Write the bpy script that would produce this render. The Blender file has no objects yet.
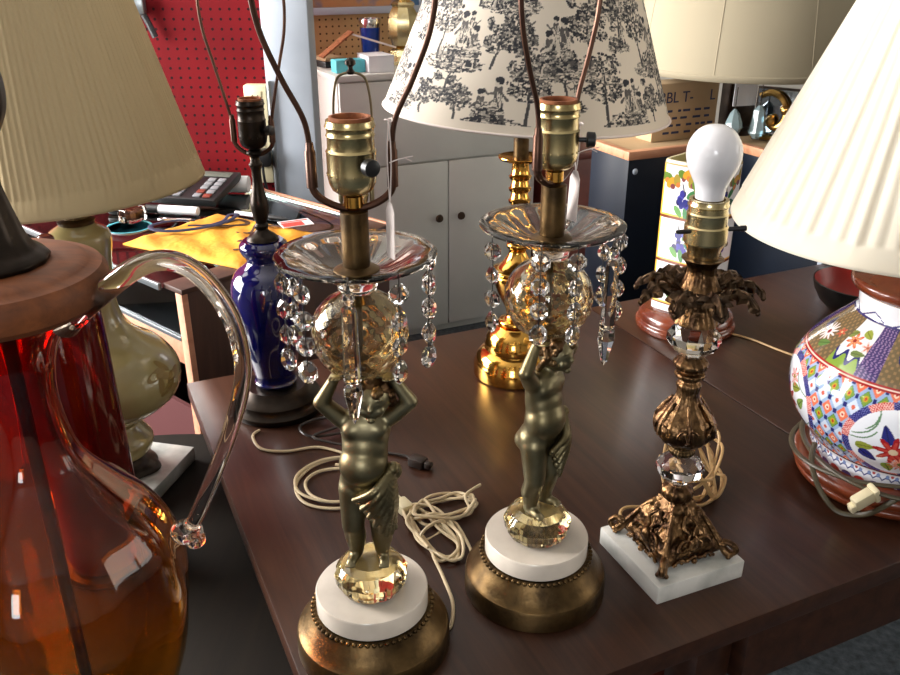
import bpy, bmesh, math, random
import numpy as np
from mathutils import Vector, Matrix
PI = math.pi
random.seed(7)
S = bpy.context.scene
COL = S.collection

# ------------------------------------------------------------------ materials
def lin(c):
    o = []
    for v in c[:3]:
        v = v / 255.0
        o.append(v / 12.92 if v <= .04045 else ((v + .055) / 1.055) ** 2.4)
    return (o[0], o[1], o[2], 1.0)

def base_mat(name):
    m = bpy.data.materials.new(name); m.use_nodes = True
    nt = m.node_tree
    return m, nt, nt.nodes['Principled BSDF'], nt.nodes, nt.links

def M(name, col, rough=.5, metal=0, col2=None, nscale=20, detail=4, lo=.35, hi=.65, bump=0, bscale=60, stretch=None,
      trans=0, ior=1.5, coat=0, sub=0, spec=None, bdist=.002):
    m, nt, p, N, L = base_mat(name)
    p.inputs['Base Color'].default_value = lin(col)
    p.inputs['Roughness'].default_value = rough
    p.inputs['Metallic'].default_value = metal
    p.inputs['IOR'].default_value = ior
    p.inputs['Transmission Weight'].default_value = trans
    p.inputs['Coat Weight'].default_value = coat
    p.inputs['Coat Roughness'].default_value = .08
    if spec is not None: p.inputs['Specular IOR Level'].default_value = spec
    tc = N.new('ShaderNodeTexCoord')
    src = tc.outputs['Object']
    if stretch:
        mp = N.new('ShaderNodeMapping'); mp.inputs['Scale'].default_value = stretch
        L.new(src, mp.inputs['Vector']); src = mp.outputs['Vector']
    nz = N.new('ShaderNodeTexNoise'); nz.inputs['Scale'].default_value = nscale; nz.inputs['Detail'].default_value = detail
    L.new(src, nz.inputs['Vector'])
    if col2 is not None:
        r = N.new('ShaderNodeValToRGB')
        r.color_ramp.elements[0].position = lo; r.color_ramp.elements[1].position = hi
        r.color_ramp.elements[0].color = lin(col); r.color_ramp.elements[1].color = lin(col2)
        L.new(nz.outputs['Fac'], r.inputs['Fac']); L.new(r.outputs['Color'], p.inputs['Base Color'])
    if bump:
        nb = N.new('ShaderNodeTexNoise'); nb.inputs['Scale'].default_value = bscale; nb.inputs['Detail'].default_value = 3
        L.new(src, nb.inputs['Vector'])
        b = N.new('ShaderNodeBump'); b.inputs['Strength'].default_value = bump; b.inputs['Distance'].default_value = bdist
        L.new(nb.outputs['Fac'], b.inputs['Height']); L.new(b.outputs['Normal'], p.inputs['Normal'])
    return m

def wood(name, c1, c2, scale, rough=.4, coat=0, spec=.5):
    m, nt, p, N, L = base_mat(name)
    tc = N.new('ShaderNodeTexCoord'); mp = N.new('ShaderNodeMapping'); mp.inputs['Scale'].default_value = scale
    L.new(tc.outputs['Object'], mp.inputs['Vector'])
    nz = N.new('ShaderNodeTexNoise'); nz.inputs['Scale'].default_value = 1; nz.inputs['Detail'].default_value = 8; nz.inputs['Roughness'].default_value = .7
    nz.inputs['Distortion'].default_value = .6
    L.new(mp.outputs['Vector'], nz.inputs['Vector'])
    r = N.new('ShaderNodeValToRGB'); r.color_ramp.elements[0].position = .3; r.color_ramp.elements[1].position = .72
    r.color_ramp.elements[0].color = lin(c1); r.color_ramp.elements[1].color = lin(c2)
    L.new(nz.outputs['Fac'], r.inputs['Fac']); L.new(r.outputs['Color'], p.inputs['Base Color'])
    p.inputs['Roughness'].default_value = rough; p.inputs['Coat Weight'].default_value = coat; p.inputs['Coat Roughness'].default_value = .2
    p.inputs['Specular IOR Level'].default_value = spec
    b = N.new('ShaderNodeBump'); b.inputs['Strength'].default_value = .12; b.inputs['Distance'].default_value = .0006
    L.new(nz.outputs['Fac'], b.inputs['Height']); L.new(b.outputs['Normal'], p.inputs['Normal'])
    return m

def peg(name, col, hole, pitch=.0254):
    """board with rows of round holes, in the board's own x-z plane"""
    m, nt, p, N, L = base_mat(name)
    tc = N.new('ShaderNodeTexCoord'); sp = N.new('ShaderNodeSeparateXYZ'); L.new(tc.outputs['Object'], sp.inputs['Vector'])
    def mth(op, a, b=None):
        n = N.new('ShaderNodeMath'); n.operation = op
        if isinstance(a, (int, float)): n.inputs[0].default_value = a
        else: L.new(a, n.inputs[0])
        if b is not None:
            if isinstance(b, (int, float)): n.inputs[1].default_value = b
            else: L.new(b, n.inputs[1])
        return n.outputs[0]
    d = []
    for ax in ('X', 'Z'):
        t = mth('MULTIPLY', sp.outputs[ax], 1 / pitch); t = mth('FRACT', mth('ADD', t, 500.0)); t = mth('SUBTRACT', t, .5)
        d.append(mth('MULTIPLY', t, t))
    dist = mth('SQRT', mth('ADD', d[0], d[1]))
    h = mth('LESS_THAN', dist, .15)
    mx = N.new('ShaderNodeMix'); mx.data_type = 'RGBA'
    nz = N.new('ShaderNodeTexNoise'); nz.inputs['Scale'].default_value = 6
    L.new(tc.outputs['Object'], nz.inputs['Vector'])
    r = N.new('ShaderNodeValToRGB'); r.color_ramp.elements[0].color = lin([c * .9 for c in col]); r.color_ramp.elements[1].color = lin(col)
    r.color_ramp.elements[0].position = .3; r.color_ramp.elements[1].position = .6
    L.new(nz.outputs['Fac'], r.inputs['Fac'])
    L.new(h, mx.inputs['Factor']); L.new(r.outputs['Color'], mx.inputs[6]); mx.inputs[7].default_value = lin(hole)
    L.new(mx.outputs[2], p.inputs['Base Color']); p.inputs['Roughness'].default_value = .75; p.inputs['Specular IOR Level'].default_value = .15
    return m

def painted(name, rough=.3, coat=0, trans=0):
    m, nt, p, N, L = base_mat(name)
    a = N.new('ShaderNodeAttribute'); a.attribute_name = 'paint'
    L.new(a.outputs['Color'], p.inputs['Base Color'])
    p.inputs['Roughness'].default_value = rough; p.inputs['Coat Weight'].default_value = coat; p.inputs['Coat Roughness'].default_value = .03
    if trans: add_translucent(m, p, a.outputs['Color'], trans)
    return m

def add_translucent(m, p, colsock, amount):
    nt = m.node_tree; N = nt.nodes; L = nt.links
    t = N.new('ShaderNodeBsdfTranslucent'); mx = N.new('ShaderNodeMixShader'); mx.inputs['Fac'].default_value = amount
    if isinstance(colsock, tuple): t.inputs['Color'].default_value = colsock
    else: L.new(colsock, t.inputs['Color'])
    L.new(p.outputs['BSDF'], mx.inputs[1]); L.new(t.outputs['BSDF'], mx.inputs[2])
    L.new(mx.outputs['Shader'], N['Material Output'].inputs['Surface'])

def fabric(name, col, trans=.3, weave=900):
    m = M(name, col, rough=.85, bump=.25, bscale=weave, bdist=.0006)
    add_translucent(m, m.node_tree.nodes['Principled BSDF'], lin(col), trans)
    return m

def amber(name):
    """hand blown glass that runs from deep red at the neck to amber in the body"""
    m, nt, p, N, L = base_mat(name)
    tc = N.new('ShaderNodeTexCoord'); sp = N.new('ShaderNodeSeparateXYZ'); L.new(tc.outputs['Object'], sp.inputs['Vector'])
    nz = N.new('ShaderNodeTexNoise'); nz.inputs['Scale'].default_value = 9; nz.inputs['Detail'].default_value = 2
    mp = N.new('ShaderNodeMapping'); mp.inputs['Scale'].default_value = (1, 1, .35); L.new(tc.outputs['Object'], mp.inputs['Vector']); L.new(mp.outputs['Vector'], nz.inputs['Vector'])
    ad = N.new('ShaderNodeMath'); ad.operation = 'MULTIPLY_ADD'; L.new(nz.outputs['Fac'], ad.inputs[0]); ad.inputs[1].default_value = .16; L.new(sp.outputs['Z'], ad.inputs[2])
    r = N.new('ShaderNodeValToRGB'); e = r.color_ramp.elements
    e[0].position = .10; e[0].color = lin((252, 206, 96)); e[1].position = .46; e[1].color = lin((216, 58, 18))
    x = e.new(.28); x.color = lin((250, 188, 74)); x = e.new(.38); x.color = lin((238, 112, 34))
    L.new(ad.outputs[0], r.inputs['Fac']); L.new(r.outputs['Color'], p.inputs['Base Color'])
    p.inputs['Transmission Weight'].default_value = 1; p.inputs['Roughness'].default_value = .02; p.inputs['IOR'].default_value = 1.48
    return m

MT = dict(
    table=wood('walnut_laminate', (40, 20, 12), (70, 41, 27), (60, 3.2, 60), .36, .18, .35),
    panel=wood('dark_wood_panel', (50, 30, 24), (82, 54, 42), (30, 30, 2.5), .5),
    round_table=wood('ebonised_wood', (22, 18, 15), (32, 26, 20), (40, 4, 40), .75, 0, .12),
    dark=M('black_plastic', (22, 22, 24), .4),
    salmon=wood('pinkish_pine_rail', (176, 116, 88), (208, 150, 118), (5, 40, 40), .55),
    cap_wood=wood('turned_brown_wood', (86, 44, 18), (136, 76, 36), (14, 60, 60), .6),
    rosewood=M('rosewood', (84, 34, 20), .25, col2=(124, 56, 30), nscale=14, coat=.6),
    red_wood=M('reddish_wood', (92, 36, 28), .4, col2=(120, 54, 42), nscale=12, coat=.2),
    terracotta=M('varnished_red_brown_wood', (112, 50, 26), .35, col2=(140, 66, 34), nscale=12, coat=.4),
    brass_old=M('aged_brass', (108, 86, 56), .42, 1, col2=(62, 49, 34), nscale=40, bump=.15, bscale=220, lo=.4, hi=.7),
    brass=M('polished_brass', (226, 172, 84), .12, 1),
    brass_sock=M('pale_brass', (222, 206, 160), .24, 1, col2=(204, 184, 132), nscale=30),
    verd=M('gilt_pot_metal', (146, 138, 110), .40, 1, col2=(118, 108, 80), nscale=26, bump=.1, bscale=90),
    verd_hair=M('darkened_gilt', (118, 96, 66), .4, 1, col2=(80, 56, 40), nscale=60, bump=.4, bscale=140),
    bronze=M('embossed_bronze', (140, 108, 74), .32, 1, col2=(70, 50, 36), nscale=55, bump=.5, bscale=150, bdist=.004),
    bronze_dk=M('dark_bronze_leaf', (112, 90, 70), .40, 1, col2=(66, 52, 42), nscale=60, bump=.3, bscale=110),
    iron=M('brown_black_metal', (58, 50, 44), .35, .9, col2=(38, 32, 28), nscale=30),
    harp=M('bronzed_wire', (96, 68, 54), .38, .8, col2=(74, 50, 40), nscale=40),
    harp_thin=M('dull_wire', (128, 118, 92), .35, .9),
    card=M('rust_cardboard', (168, 104, 64), .9, col2=(120, 66, 40), nscale=90),
    marble=M('white_marble', (226, 214, 200), .22, col2=(206, 194, 180), nscale=22, detail=8, lo=.45, hi=.75, coat=.2),
    marble_gr=M('grey_veined_marble', (224, 222, 216), .25, col2=(168, 170, 164), nscale=16, detail=9, lo=.46, hi=.7, coat=.2),
    glass=M('clear_crystal', (250, 246, 244), .0, trans=1, ior=1.55),
    glass_warm=M('smoky_pressed_glass', (250, 238, 206), .015, trans=1, ior=1.45),
    glass_block=M('amber_tinted_glass', (250, 228, 168), .03, trans=1, ior=1.45),
    glass_dish=M('pressed_glass_dish', (246, 238, 228), .01, trans=1, ior=1.5),
    glass_clear=M('clear_glass', (250, 240, 230), .0, trans=1, ior=1.45),
    glass_teal=M('greenish_plate_glass', (214, 236, 230), .0, trans=1, ior=1.45),
    glass_red=M('deep_red_glass', (96, 8, 6), .08, trans=.3, ior=1.5),
    amber=amber('amber_glass'),
    cobalt=M('cobalt_glaze', (8, 12, 74), .06, coat=1),
    bulb=M('frosted_bulb', (238, 236, 240), .3, coat=.6),
    cord=M('ivory_cord', (206, 186, 150), .5),
    cord_warm=M('yellowed_cord', (194, 158, 108), .5),
    cord_dk=M('brown_black_cord', (40, 30, 26), .35),
    cord_gn=M('olive_brown_cord', (74, 66, 48), .4),
    ivory=M('ivory_plastic', (224, 212, 176), .35),
    cream=M('cream_glaze', (176, 164, 116), .18, col2=(162, 148, 100), nscale=9, coat=.6),
    leafp=M('brown_painted_leaf', (140, 116, 62), .3),
    shade_cream=fabric('cream_pleated_silk', (196, 174, 134), .14),
    shade_white=fabric('ivory_pleated_silk', (252, 246, 232), .45),
    shade_drum=fabric('ecru_linen', (152, 141, 118), .12, 500),
    cab=M('off_white_paint', (212, 212, 206), .45, col2=(204, 204, 198), nscale=4),
    cab_knob=M('brown_knob', (78, 62, 48), .35, .5),
    navy=M('glossy_navy_paint', (11, 17, 28), .38, col2=(14, 22, 35), nscale=6, spec=.22),
    rim=wood('orange_wood_edge', (160, 104, 74), (200, 146, 110), (6, 50, 50), .5),
    pegred=peg('red_pegboard', (106, 6, 15), (32, 2, 6)),
    pegtan=peg('tan_pegboard', (202, 168, 118), (90, 66, 40)),
    white=M('white_paint', (172, 180, 192), .5, col2=(160, 168, 180), nscale=5),
    wall=M('grey_wall_paint', (176, 172, 164), .8, col2=(168, 164, 156), nscale=3),
    ceil=M('ceiling_paint', (196, 194, 188), .9),
    carpet=M('blue_grey_carpet', (44, 52, 58), .95, col2=(80, 88, 94), nscale=60, bump=.6, bscale=140, bdist=.01, lo=.3, hi=.7),
    matred=M('dark_red_mat', (70, 10, 12), .8),
    paper=M('white_paper', (236, 236, 240), .6, col2=(226, 228, 234), nscale=14),
    tagp=M('pinkish_white_tag', (236, 222, 216), .7),
    yellow=M('golden_cloth', (226, 158, 40), .8, col2=(200, 128, 26), nscale=14, bump=.5, bscale=30, bdist=.01),
    brownp=M('brown_print', (78, 50, 30), .8),
    bluec=M('navy_webbing', (30, 34, 62), .6),
    steel=M('bright_steel', (206, 206, 208), .2, 1),
    blue=M('metallic_blue', (10, 60, 160), .25, .5, coat=.6),
    turq=M('turquoise_card', (92, 190, 204), .6),
    kraft=M('tan_cardboard', (182, 154, 118), .85, col2=(170, 142, 106), nscale=8),
    ink=M('dark_blue_ink', (44, 48, 82), .7),
    rednum=M('red_print', (206, 62, 50), .5),
    gold=M('gilt_carving', (196, 158, 92), .28, 1, col2=(140, 104, 56), nscale=40, bump=.3, bscale=60),
    mirror=M('dull_mirror', (150, 160, 170), .08, 1),
    rimglass=M('grey_metal_trim', (150, 156, 160), .3, .8),
    key=M('grey_keys', (120, 120, 124), .5), lcd=M('grey_display', (96, 100, 92), .3),
    bowl_out=M('black_lacquer', (26, 26, 26), .3), bowl_in=M('red_lacquer', (150, 34, 24), .35),
    icy=M('icy_crystal', (206, 234, 240), .05, trans=.7, ior=1.5),
)
MT['toile'] = painted('black_toile_print', .8, trans=.12)
MT['imari'] = painted('imari_enamel', .12, .8)
MT['tiles'] = painted('hand_painted_glaze', .2, .6)

def thin_pane(name, col):
    """flat pane: clear straight through, mirror-like at a slant"""
    m, nt, p, N, L = base_mat(name)
    t = N.new('ShaderNodeBsdfTransparent'); t.inputs['Color'].default_value = lin(col)
    g = N.new('ShaderNodeBsdfGlossy'); g.inputs['Roughness'].default_value = .02
    f = N.new('ShaderNodeFresnel'); f.inputs['IOR'].default_value = 1.5
    mx = N.new('ShaderNodeMixShader'); L.new(f.outputs['Fac'], mx.inputs['Fac']); L.new(t.outputs['BSDF'], mx.inputs[1]); L.new(g.outputs['BSDF'], mx.inputs[2])
    L.new(mx.outputs['Shader'], N['Material Output'].inputs['Surface'])
    return m
MT['lining'] = M('pale_teal_lining', (120, 158, 164), .8, col2=(84, 120, 128), nscale=7)
MT['pane'] = thin_pane('plate_glass', (226, 244, 240))

# ------------------------------------------------------------------ mesh helpers
def finish(o, sharp=35):
    if o.type != 'MESH': return
    me = o.data
    bm = bmesh.new(); bm.from_mesh(me)
    bmesh.ops.recalc_face_normals(bm, faces=bm.faces)
    if sharp is None:
        for f in bm.faces: f.smooth = False
    else:
        lim = math.radians(sharp)
        for f in bm.faces: f.smooth = True
        for e in bm.edges:
            if len(e.link_faces) == 2 and e.calc_face_angle(0) > lim: e.smooth = False
    bm.to_mesh(me); bm.free()

def obj(name, bm, mat, parent=None, loc=(0, 0, 0), rot=(0, 0, 0), sharp=35, label=None):
    me = bpy.data.meshes.new(name); bm.to_mesh(me); bm.free()
    o = bpy.data.objects.new(name, me); COL.objects.link(o)
    me.materials.append(MT[mat] if isinstance(mat, str) else mat)
    o.location = loc; o.rotation_euler = rot
    if parent: o.parent = parent
    if label: o['label'] = label
    finish(o, sharp)
    return o

def thing(name, label, cat, loc=(0, 0, 0), rotz=0, group=None):
    o = bpy.data.objects.new(name, None); COL.objects.link(o); o.empty_display_size = .05
    o.location = loc; o.rotation_euler = (0, 0, rotz)
    return tag(o, label, cat, group)

def tag(o, label, cat, group=None):
    o['label'] = label; o['category'] = cat
    if group: o['group'] = group
    return o

def struct(name, bm, mat, loc=(0, 0, 0), rot=(0, 0, 0), parent=None):
    o = obj(name, bm, mat, parent, loc, rot)
    if not parent: o['kind'] = 'structure'
    return o

def dup(root, loc, rotz, label, group=None):
    r = root.copy(); COL.objects.link(r); r.location = loc; r.rotation_euler = (0, 0, rotz); r['label'] = label
    if group: r['group'] = group
    for ch in list(root.children):
        c = ch.copy(); COL.objects.link(c); c.parent = r
        for g in list(ch.children):
            d = g.copy(); COL.objects.link(d); d.parent = c
    return r

def add_box(bm, x0, x1, y0, y1, z0, z1, bev=0, mat=None):
    t = bmesh.new()
    bmesh.ops.create_cube(t, size=1)
    for v in t.verts:
        v.co = Vector(((x0 + x1) / 2 + v.co.x * (x1 - x0), (y0 + y1) / 2 + v.co.y * (y1 - y0), (z0 + z1) / 2 + v.co.z * (z1 - z0)))
    if bev: bmesh.ops.bevel(t, geom=list(t.edges), offset=bev, segments=2, affect='EDGES', profile=.5)
    if mat is not None: bmesh.ops.transform(t, matrix=mat, verts=t.verts)
    merge(bm, t)

def merge(bm, t):
    me = bpy.data.meshes.new('tmp'); t.to_mesh(me); t.free(); bm.from_mesh(me); bpy.data.meshes.remove(me)

def box(x0, x1, y0, y1, z0, z1, bev=0):
    bm = bmesh.new(); add_box(bm, x0, x1, y0, y1, z0, z1, bev); return bm

def add_lathe(bm, prof, n=48, flute=None, mat=None, cap=True, lean=None):
    """prof: (z, r) from one end to the other"""
    t = bmesh.new(); rings = []
    for i, (z, r) in enumerate(prof):
        ox = lean(z) if lean else 0
        if r < 1e-6: rings.append([t.verts.new((ox, 0, z))]); continue
        ring = []
        for k in range(n):
            a = 2 * PI * k / n
            q = flute(a, z, i) if flute else 1
            ring.append(t.verts.new((ox + r * q * math.cos(a), r * q * math.sin(a), z)))
        rings.append(ring)
    for A, B in zip(rings, rings[1:]):
        if len(A) == 1 and len(B) == 1: continue
        for k in range(n):
            k2 = (k + 1) % n
            if len(A) == 1: t.faces.new((A[0], B[k], B[k2]))
            elif len(B) == 1: t.faces.new((A[k], B[0], A[k2]))
            else: t.faces.new((A[k], B[k], B[k2], A[k2]))
    if cap:
        for R in (rings[0], rings[-1]):
            if len(R) > 2: t.faces.new(R)
    if mat is not None: bmesh.ops.transform(t, matrix=mat, verts=t.verts)
    merge(bm, t)

def lathe(prof, n=48, flute=None, mat=None, cap=True, lean=None):
    bm = bmesh.new(); add_lathe(bm, prof, n, flute, mat, cap, lean); return bm

def smooth_prof(pts, k=5):
    """Catmull-Rom through the (z, r) points"""
    P = [Vector((p[0], p[1], 0)) for p in pts]
    return [(max(0, v.x) if False else v.x, max(0, v.y)) for v in crom(P, k)]

def crom(P, k=6, closed=False):
    P = [Vector(p) for p in P]; out = []; n = len(P)
    rng = range(n) if closed else range(n - 1)
    for i in rng:
        if closed: a, b, c, d = P[i - 1], P[i], P[(i + 1) % n], P[(i + 2) % n]
        else: a, b, c, d = P[max(i - 1, 0)], P[i], P[i + 1], P[min(i + 2, n - 1)]
        for j in range(k):
            t = j / k
            out.append(.5 * ((2 * b) + (c - a) * t + (2 * a - 5 * b + 4 * c - d) * t * t + (3 * b - a - 3 * c + d) * t ** 3))
    if not closed: out.append(P[-1].copy())
    return out

def add_tube(bm, pts, r, seg=8, k=6, closed=False, flat=1.0, raw=False):
    P = [Vector(p) for p in pts] if raw else crom(pts, k, closed)
    n = len(P); rings = []; up = None
    for i, p in enumerate(P):
        if closed: tg = (P[(i + 1) % n] - P[i - 1])
        else: tg = P[min(i + 1, n - 1)] - P[max(i - 1, 0)]
        if tg.length < 1e-9: tg = Vector((0, 0, 1))
        tg.normalize()
        if up is None:
            up = Vector((0, 0, 1)) if abs(tg.z) < .9 else Vector((1, 0, 0))
        up = (up - tg * up.dot(tg)).normalized(); side = tg.cross(up)
        rr = r(i / (n - 1)) if callable(r) else r
        rings.append([bm.verts.new(p + side * (rr * math.cos(2 * PI * j / seg)) + up * (rr * flat * math.sin(2 * PI * j / seg))) for j in range(seg)])
    pairs = list(zip(rings, rings[1:])) + ([(rings[-1], rings[0])] if closed else [])
    for A, B in pairs:
        for j in range(seg):
            bm.faces.new((A[j], A[(j + 1) % seg], B[(j + 1) % seg], B[j]))
    if not closed:
        bm.faces.new(rings[0]); bm.faces.new(rings[-1])

def tube(pts, r, seg=8, k=6, closed=False, flat=1.0, raw=False):
    bm = bmesh.new(); add_tube(bm, pts, r, seg, k, closed, flat, raw); return bm

class Blob:
    """overlapping balls gathered for one remeshed surface"""
    def __init__(self): self.V = []; self.F = []; self.n = 0
    def add(self, c, r, seg, rings):
        u = np.linspace(0, 2 * PI, seg, endpoint=False)[None, :]; w = np.linspace(0, PI, rings + 1)[1:-1, None]
        P = np.stack([np.sin(w) * np.cos(u), np.sin(w) * np.sin(u), np.cos(w) + 0 * u], -1).reshape(-1, 3)
        P = np.vstack([P, [[0, 0, 1], [0, 0, -1]]]) * np.array(r) + np.array(c)[None, :]
        m = rings - 1; b = self.n; idx = np.arange(m * seg).reshape(m, seg) + b; nx = np.roll(idx, -1, 1)
        self.F += np.stack([idx[:-1], idx[1:], nx[1:], nx[:-1]], -1).reshape(-1, 4).tolist()
        t, q = b + m * seg, b + m * seg + 1
        self.F += [[t, int(idx[0, k]), int(nx[0, k])] for k in range(seg)] + [[q, int(nx[-1, k]), int(idx[-1, k])] for k in range(seg)]
        self.V.append(P); self.n += len(P)

def add_ball(bm, c, r, seg=16, rings=10):
    if isinstance(r, (int, float)): r = (r, r, r)
    if isinstance(bm, Blob): return bm.add(c, r, seg, rings)
    bmesh.ops.create_uvsphere(bm, u_segments=seg, v_segments=rings, radius=1,
        matrix=Matrix.Translation(c) @ Matrix.Diagonal((r[0], r[1], r[2], 1)))

def capsule(bm, a, b, ra, rb, n=9):
    a, b = Vector(a), Vector(b)
    for i in range(n):
        t = i / (n - 1); add_ball(bm, a.lerp(b, t), ra + (rb - ra) * t, 22, 14)

def remeshed(name, bm, mat, parent, voxel, smooth=6, sharp=80):
    me = bpy.data.meshes.new('tmp')
    if isinstance(bm, Blob): me.from_pydata(np.vstack(bm.V).tolist(), [], bm.F)
    else: bm.to_mesh(me); bm.free()
    o = bpy.data.objects.new('tmp', me); COL.objects.link(o)
    r = o.modifiers.new('r', 'REMESH'); r.mode = 'VOXEL'; r.voxel_size = voxel
    s = o.modifiers.new('s', 'SMOOTH'); s.iterations = smooth; s.factor = .5
    dg = bpy.context.evaluated_depsgraph_get()
    m2 = bpy.data.meshes.new_from_object(o.evaluated_get(dg)); m2.name = name
    bpy.data.objects.remove(o); bpy.data.meshes.remove(me)
    q = bpy.data.objects.new(name, m2); COL.objects.link(q); q.parent = parent
    m2.materials.clear(); m2.materials.append(MT[mat])
    m2.polygons.foreach_set('use_smooth', [True] * len(m2.polygons))
    return q

def grid_obj(name, V, mat, parent, paint=None, closed=True):
    """V: (rows, cols, 3); cols wrap round when closed; paint (rows, cols, 3) linear"""
    n, m = V.shape[:2]
    idx = np.arange(n * m).reshape(n, m)
    if closed: nx = np.roll(idx, -1, axis=1); A, B = idx, nx
    else: A, B = idx[:, :-1], idx[:, 1:]
    F = np.stack([A[:-1], B[:-1], B[1:], A[1:]], -1).reshape(-1, 4)
    me = bpy.data.meshes.new(name)
    me.from_pydata(V.reshape(-1, 3).tolist(), [], F.tolist())
    if paint is not None:
        c = me.color_attributes.new('paint', 'FLOAT_COLOR', 'POINT')
        a = np.ones((n * m, 4), np.float32); a[:, :3] = paint.reshape(-1, 3); c.data.foreach_set('color', a.ravel())
    me.polygons.foreach_set('use_smooth', np.ones(len(me.polygons), bool))
    me.materials.append(MT[mat]); me.update()
    o = bpy.data.objects.new(name, me); COL.objects.link(o)
    if parent: o.parent = parent
    return o

def prof_interp(pts, n):
    """n rows evenly along a smoothed (z, r) profile"""
    q = np.array(smooth_prof(pts, 12)); d = np.r_[0, np.cumsum(np.hypot(*np.diff(q, axis=0).T))]
    s = np.linspace(0, d[-1], n)
    return np.interp(s, d, q[:, 0]), np.interp(s, d, q[:, 1])

def text_part(name, body, size, mat, parent, loc, rot, thick=.0004):
    cu = bpy.data.curves.new('t', 'FONT'); cu.body = body; cu.size = size; cu.extrude = thick
    t = bpy.data.objects.new('t', cu); COL.objects.link(t)
    dg = bpy.context.evaluated_depsgraph_get(); me = bpy.data.meshes.new_from_object(t.evaluated_get(dg))
    bpy.data.objects.remove(t)
    o = bpy.data.objects.new(name, me); COL.objects.link(o); me.materials.clear(); me.materials.append(MT[mat])
    o.parent = parent; o.location = loc; o.rotation_euler = rot
    return o

TZ = .74                                   # height of the walnut table top
YAW = math.radians(24.6)                     # the tables and the cabinet stand turned by this much
CU, SU = math.cos(YAW), math.sin(YAW)
def fit(root, k):
    """final proportions of a lamp: heights eased, girth growing by k per metre of height"""
    zk = [0, .1, .2, .3, .4, .5, .6, .7, .9]; zn = [0, .095, .191, .289, .390, .492, .596, .702, .914]
    def rec(o, M):
        for c in o.children:
            Mc = M @ c.matrix_basis
            if c.type == 'MESH':
                n = len(c.data.vertices); a = np.empty(n * 3); c.data.vertices.foreach_get('co', a); a = a.reshape(n, 3)
                m = np.array(Mc); p = a @ m[:3, :3].T + m[:3, 3]
                g = .981 + k * p[:, 2:3]
                p = np.hstack([p[:, :2] * g, np.interp(p[:, 2], zk, zn)[:, None] + np.minimum(p[:, 2:3], 0)])
                mi = np.linalg.inv(m); a = p @ mi[:3, :3].T + mi[:3, 3]
                c.data.vertices.foreach_set('co', a.ravel()); c.data.update()
            rec(c, Mc)
    rec(root, Matrix.Identity(4))
def lay(p):
    return (p[0] * .983, p[1] * 1.060 + .048, p[2])
def xy(u, v): return (CU * u - SU * v, SU * u + CU * v)

# ------------------------------------------------------------------ the room
def room():
    struct('floor', box(-2.6, 4.2, -3.2, 4.6, -.05, 0), 'carpet')
    struct('ceiling', box(-2.6, 4.2, -3.2, 4.6, 2.75, 2.8), 'ceil')
    # left wall with a wide shop window
    bm = bmesh.new()
    add_box(bm, -2.7, -2.6, -3.2, 4.6, 0, .8); add_box(bm, -2.7, -2.6, -3.2, 4.6, 2.5, 2.75)
    add_box(bm, -2.7, -2.6, -3.2, .5, .8, 2.5); add_box(bm, -2.7, -2.6, 2.6, 2.8, .8, 2.5); add_box(bm, -2.7, -2.6, 4.3, 4.6, .8, 2.5)
    struct('wall_left', bm, 'wall')
    # front wall, behind the viewer, with two windows
    bm = bmesh.new()
    add_box(bm, -2.6, 4.2, -3.3, -3.2, 0, .8); add_box(bm, -2.6, 4.2, -3.3, -3.2, 2.5, 2.75)
    for a, b in ((-2.6, -1.0), (-.1, 4.2)): add_box(bm, a, b, -3.3, -3.2, .8, 2.5)
    add_box(bm, -1.0, -.1, -3.3, -3.2, .8, 1.3); add_box(bm, -1.0, -.1, -3.3, -3.2, 2.3, 2.5)
    struct('wall_front', bm, 'wall')
    bm = bmesh.new()
    add_box(bm, 4.2, 4.3, -3.2, 4.6, 0, .9); add_box(bm, 4.2, 4.3, -3.2, 4.6, 2.4, 2.75)
    add_box(bm, 4.2, 4.3, -3.2, .2, .9, 2.4); add_box(bm, 4.2, 4.3, 2.2, 4.6, .9, 2.4)
    struct('wall_right', bm, 'wall')
    struct('wall_back', box(-2.6, 4.2, 4.5, 4.6, 0, 2.75), 'wall')
    # window frames
    def frame(n, horizontal, a, b, z0, z1, c):
        bm = bmesh.new(); w = .04
        def bar(p0, p1, q0, q1):
            if horizontal: add_box(bm, p0, p1, c - .03, c + .03, q0, q1)
            else: add_box(bm, c - .03, c + .03, p0, p1, q0, q1)
        bar(a, b, z0, z0 + w); bar(a, b, z1 - w, z1)
        k = max(2, round((b - a) / .95) + 1)
        for i in range(k):
            p = a + (b - a - w) * i / (k - 1); bar(p, p + w, z0, z1)
        struct('window_%d' % n, bm, 'white')
    frame(1, False, .5, 2.6, .8, 2.5, -2.65)
    frame(2, True, -1.0, -.1, 1.3, 2.3, -3.25)
    frame(3, False, .2, 2.2, .9, 2.4, 4.25); frame(4, False, 2.8, 4.3, .8, 2.5, -2.65)
    # red pegboard behind the counter, white post, tan pegboard behind the cabinet
    struct('wall_pegboard_red', box(-1.75, 0, 0, .012, -1.1, 1.4), 'pegred', (-.502, 2.45, 1.1))
    struct('trim_1', box(-.502, -.376, 2.41, 2.52, 0, 2.75, .004), 'white')
    struct('wall_pegboard_tan', box(-.5, 1.6, 0, .012, -1.0, 1.5), 'pegtan', (xy(.62, 3.35)[0], xy(.62, 3.35)[1], 1.0), (0, 0, YAW))
room()

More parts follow.
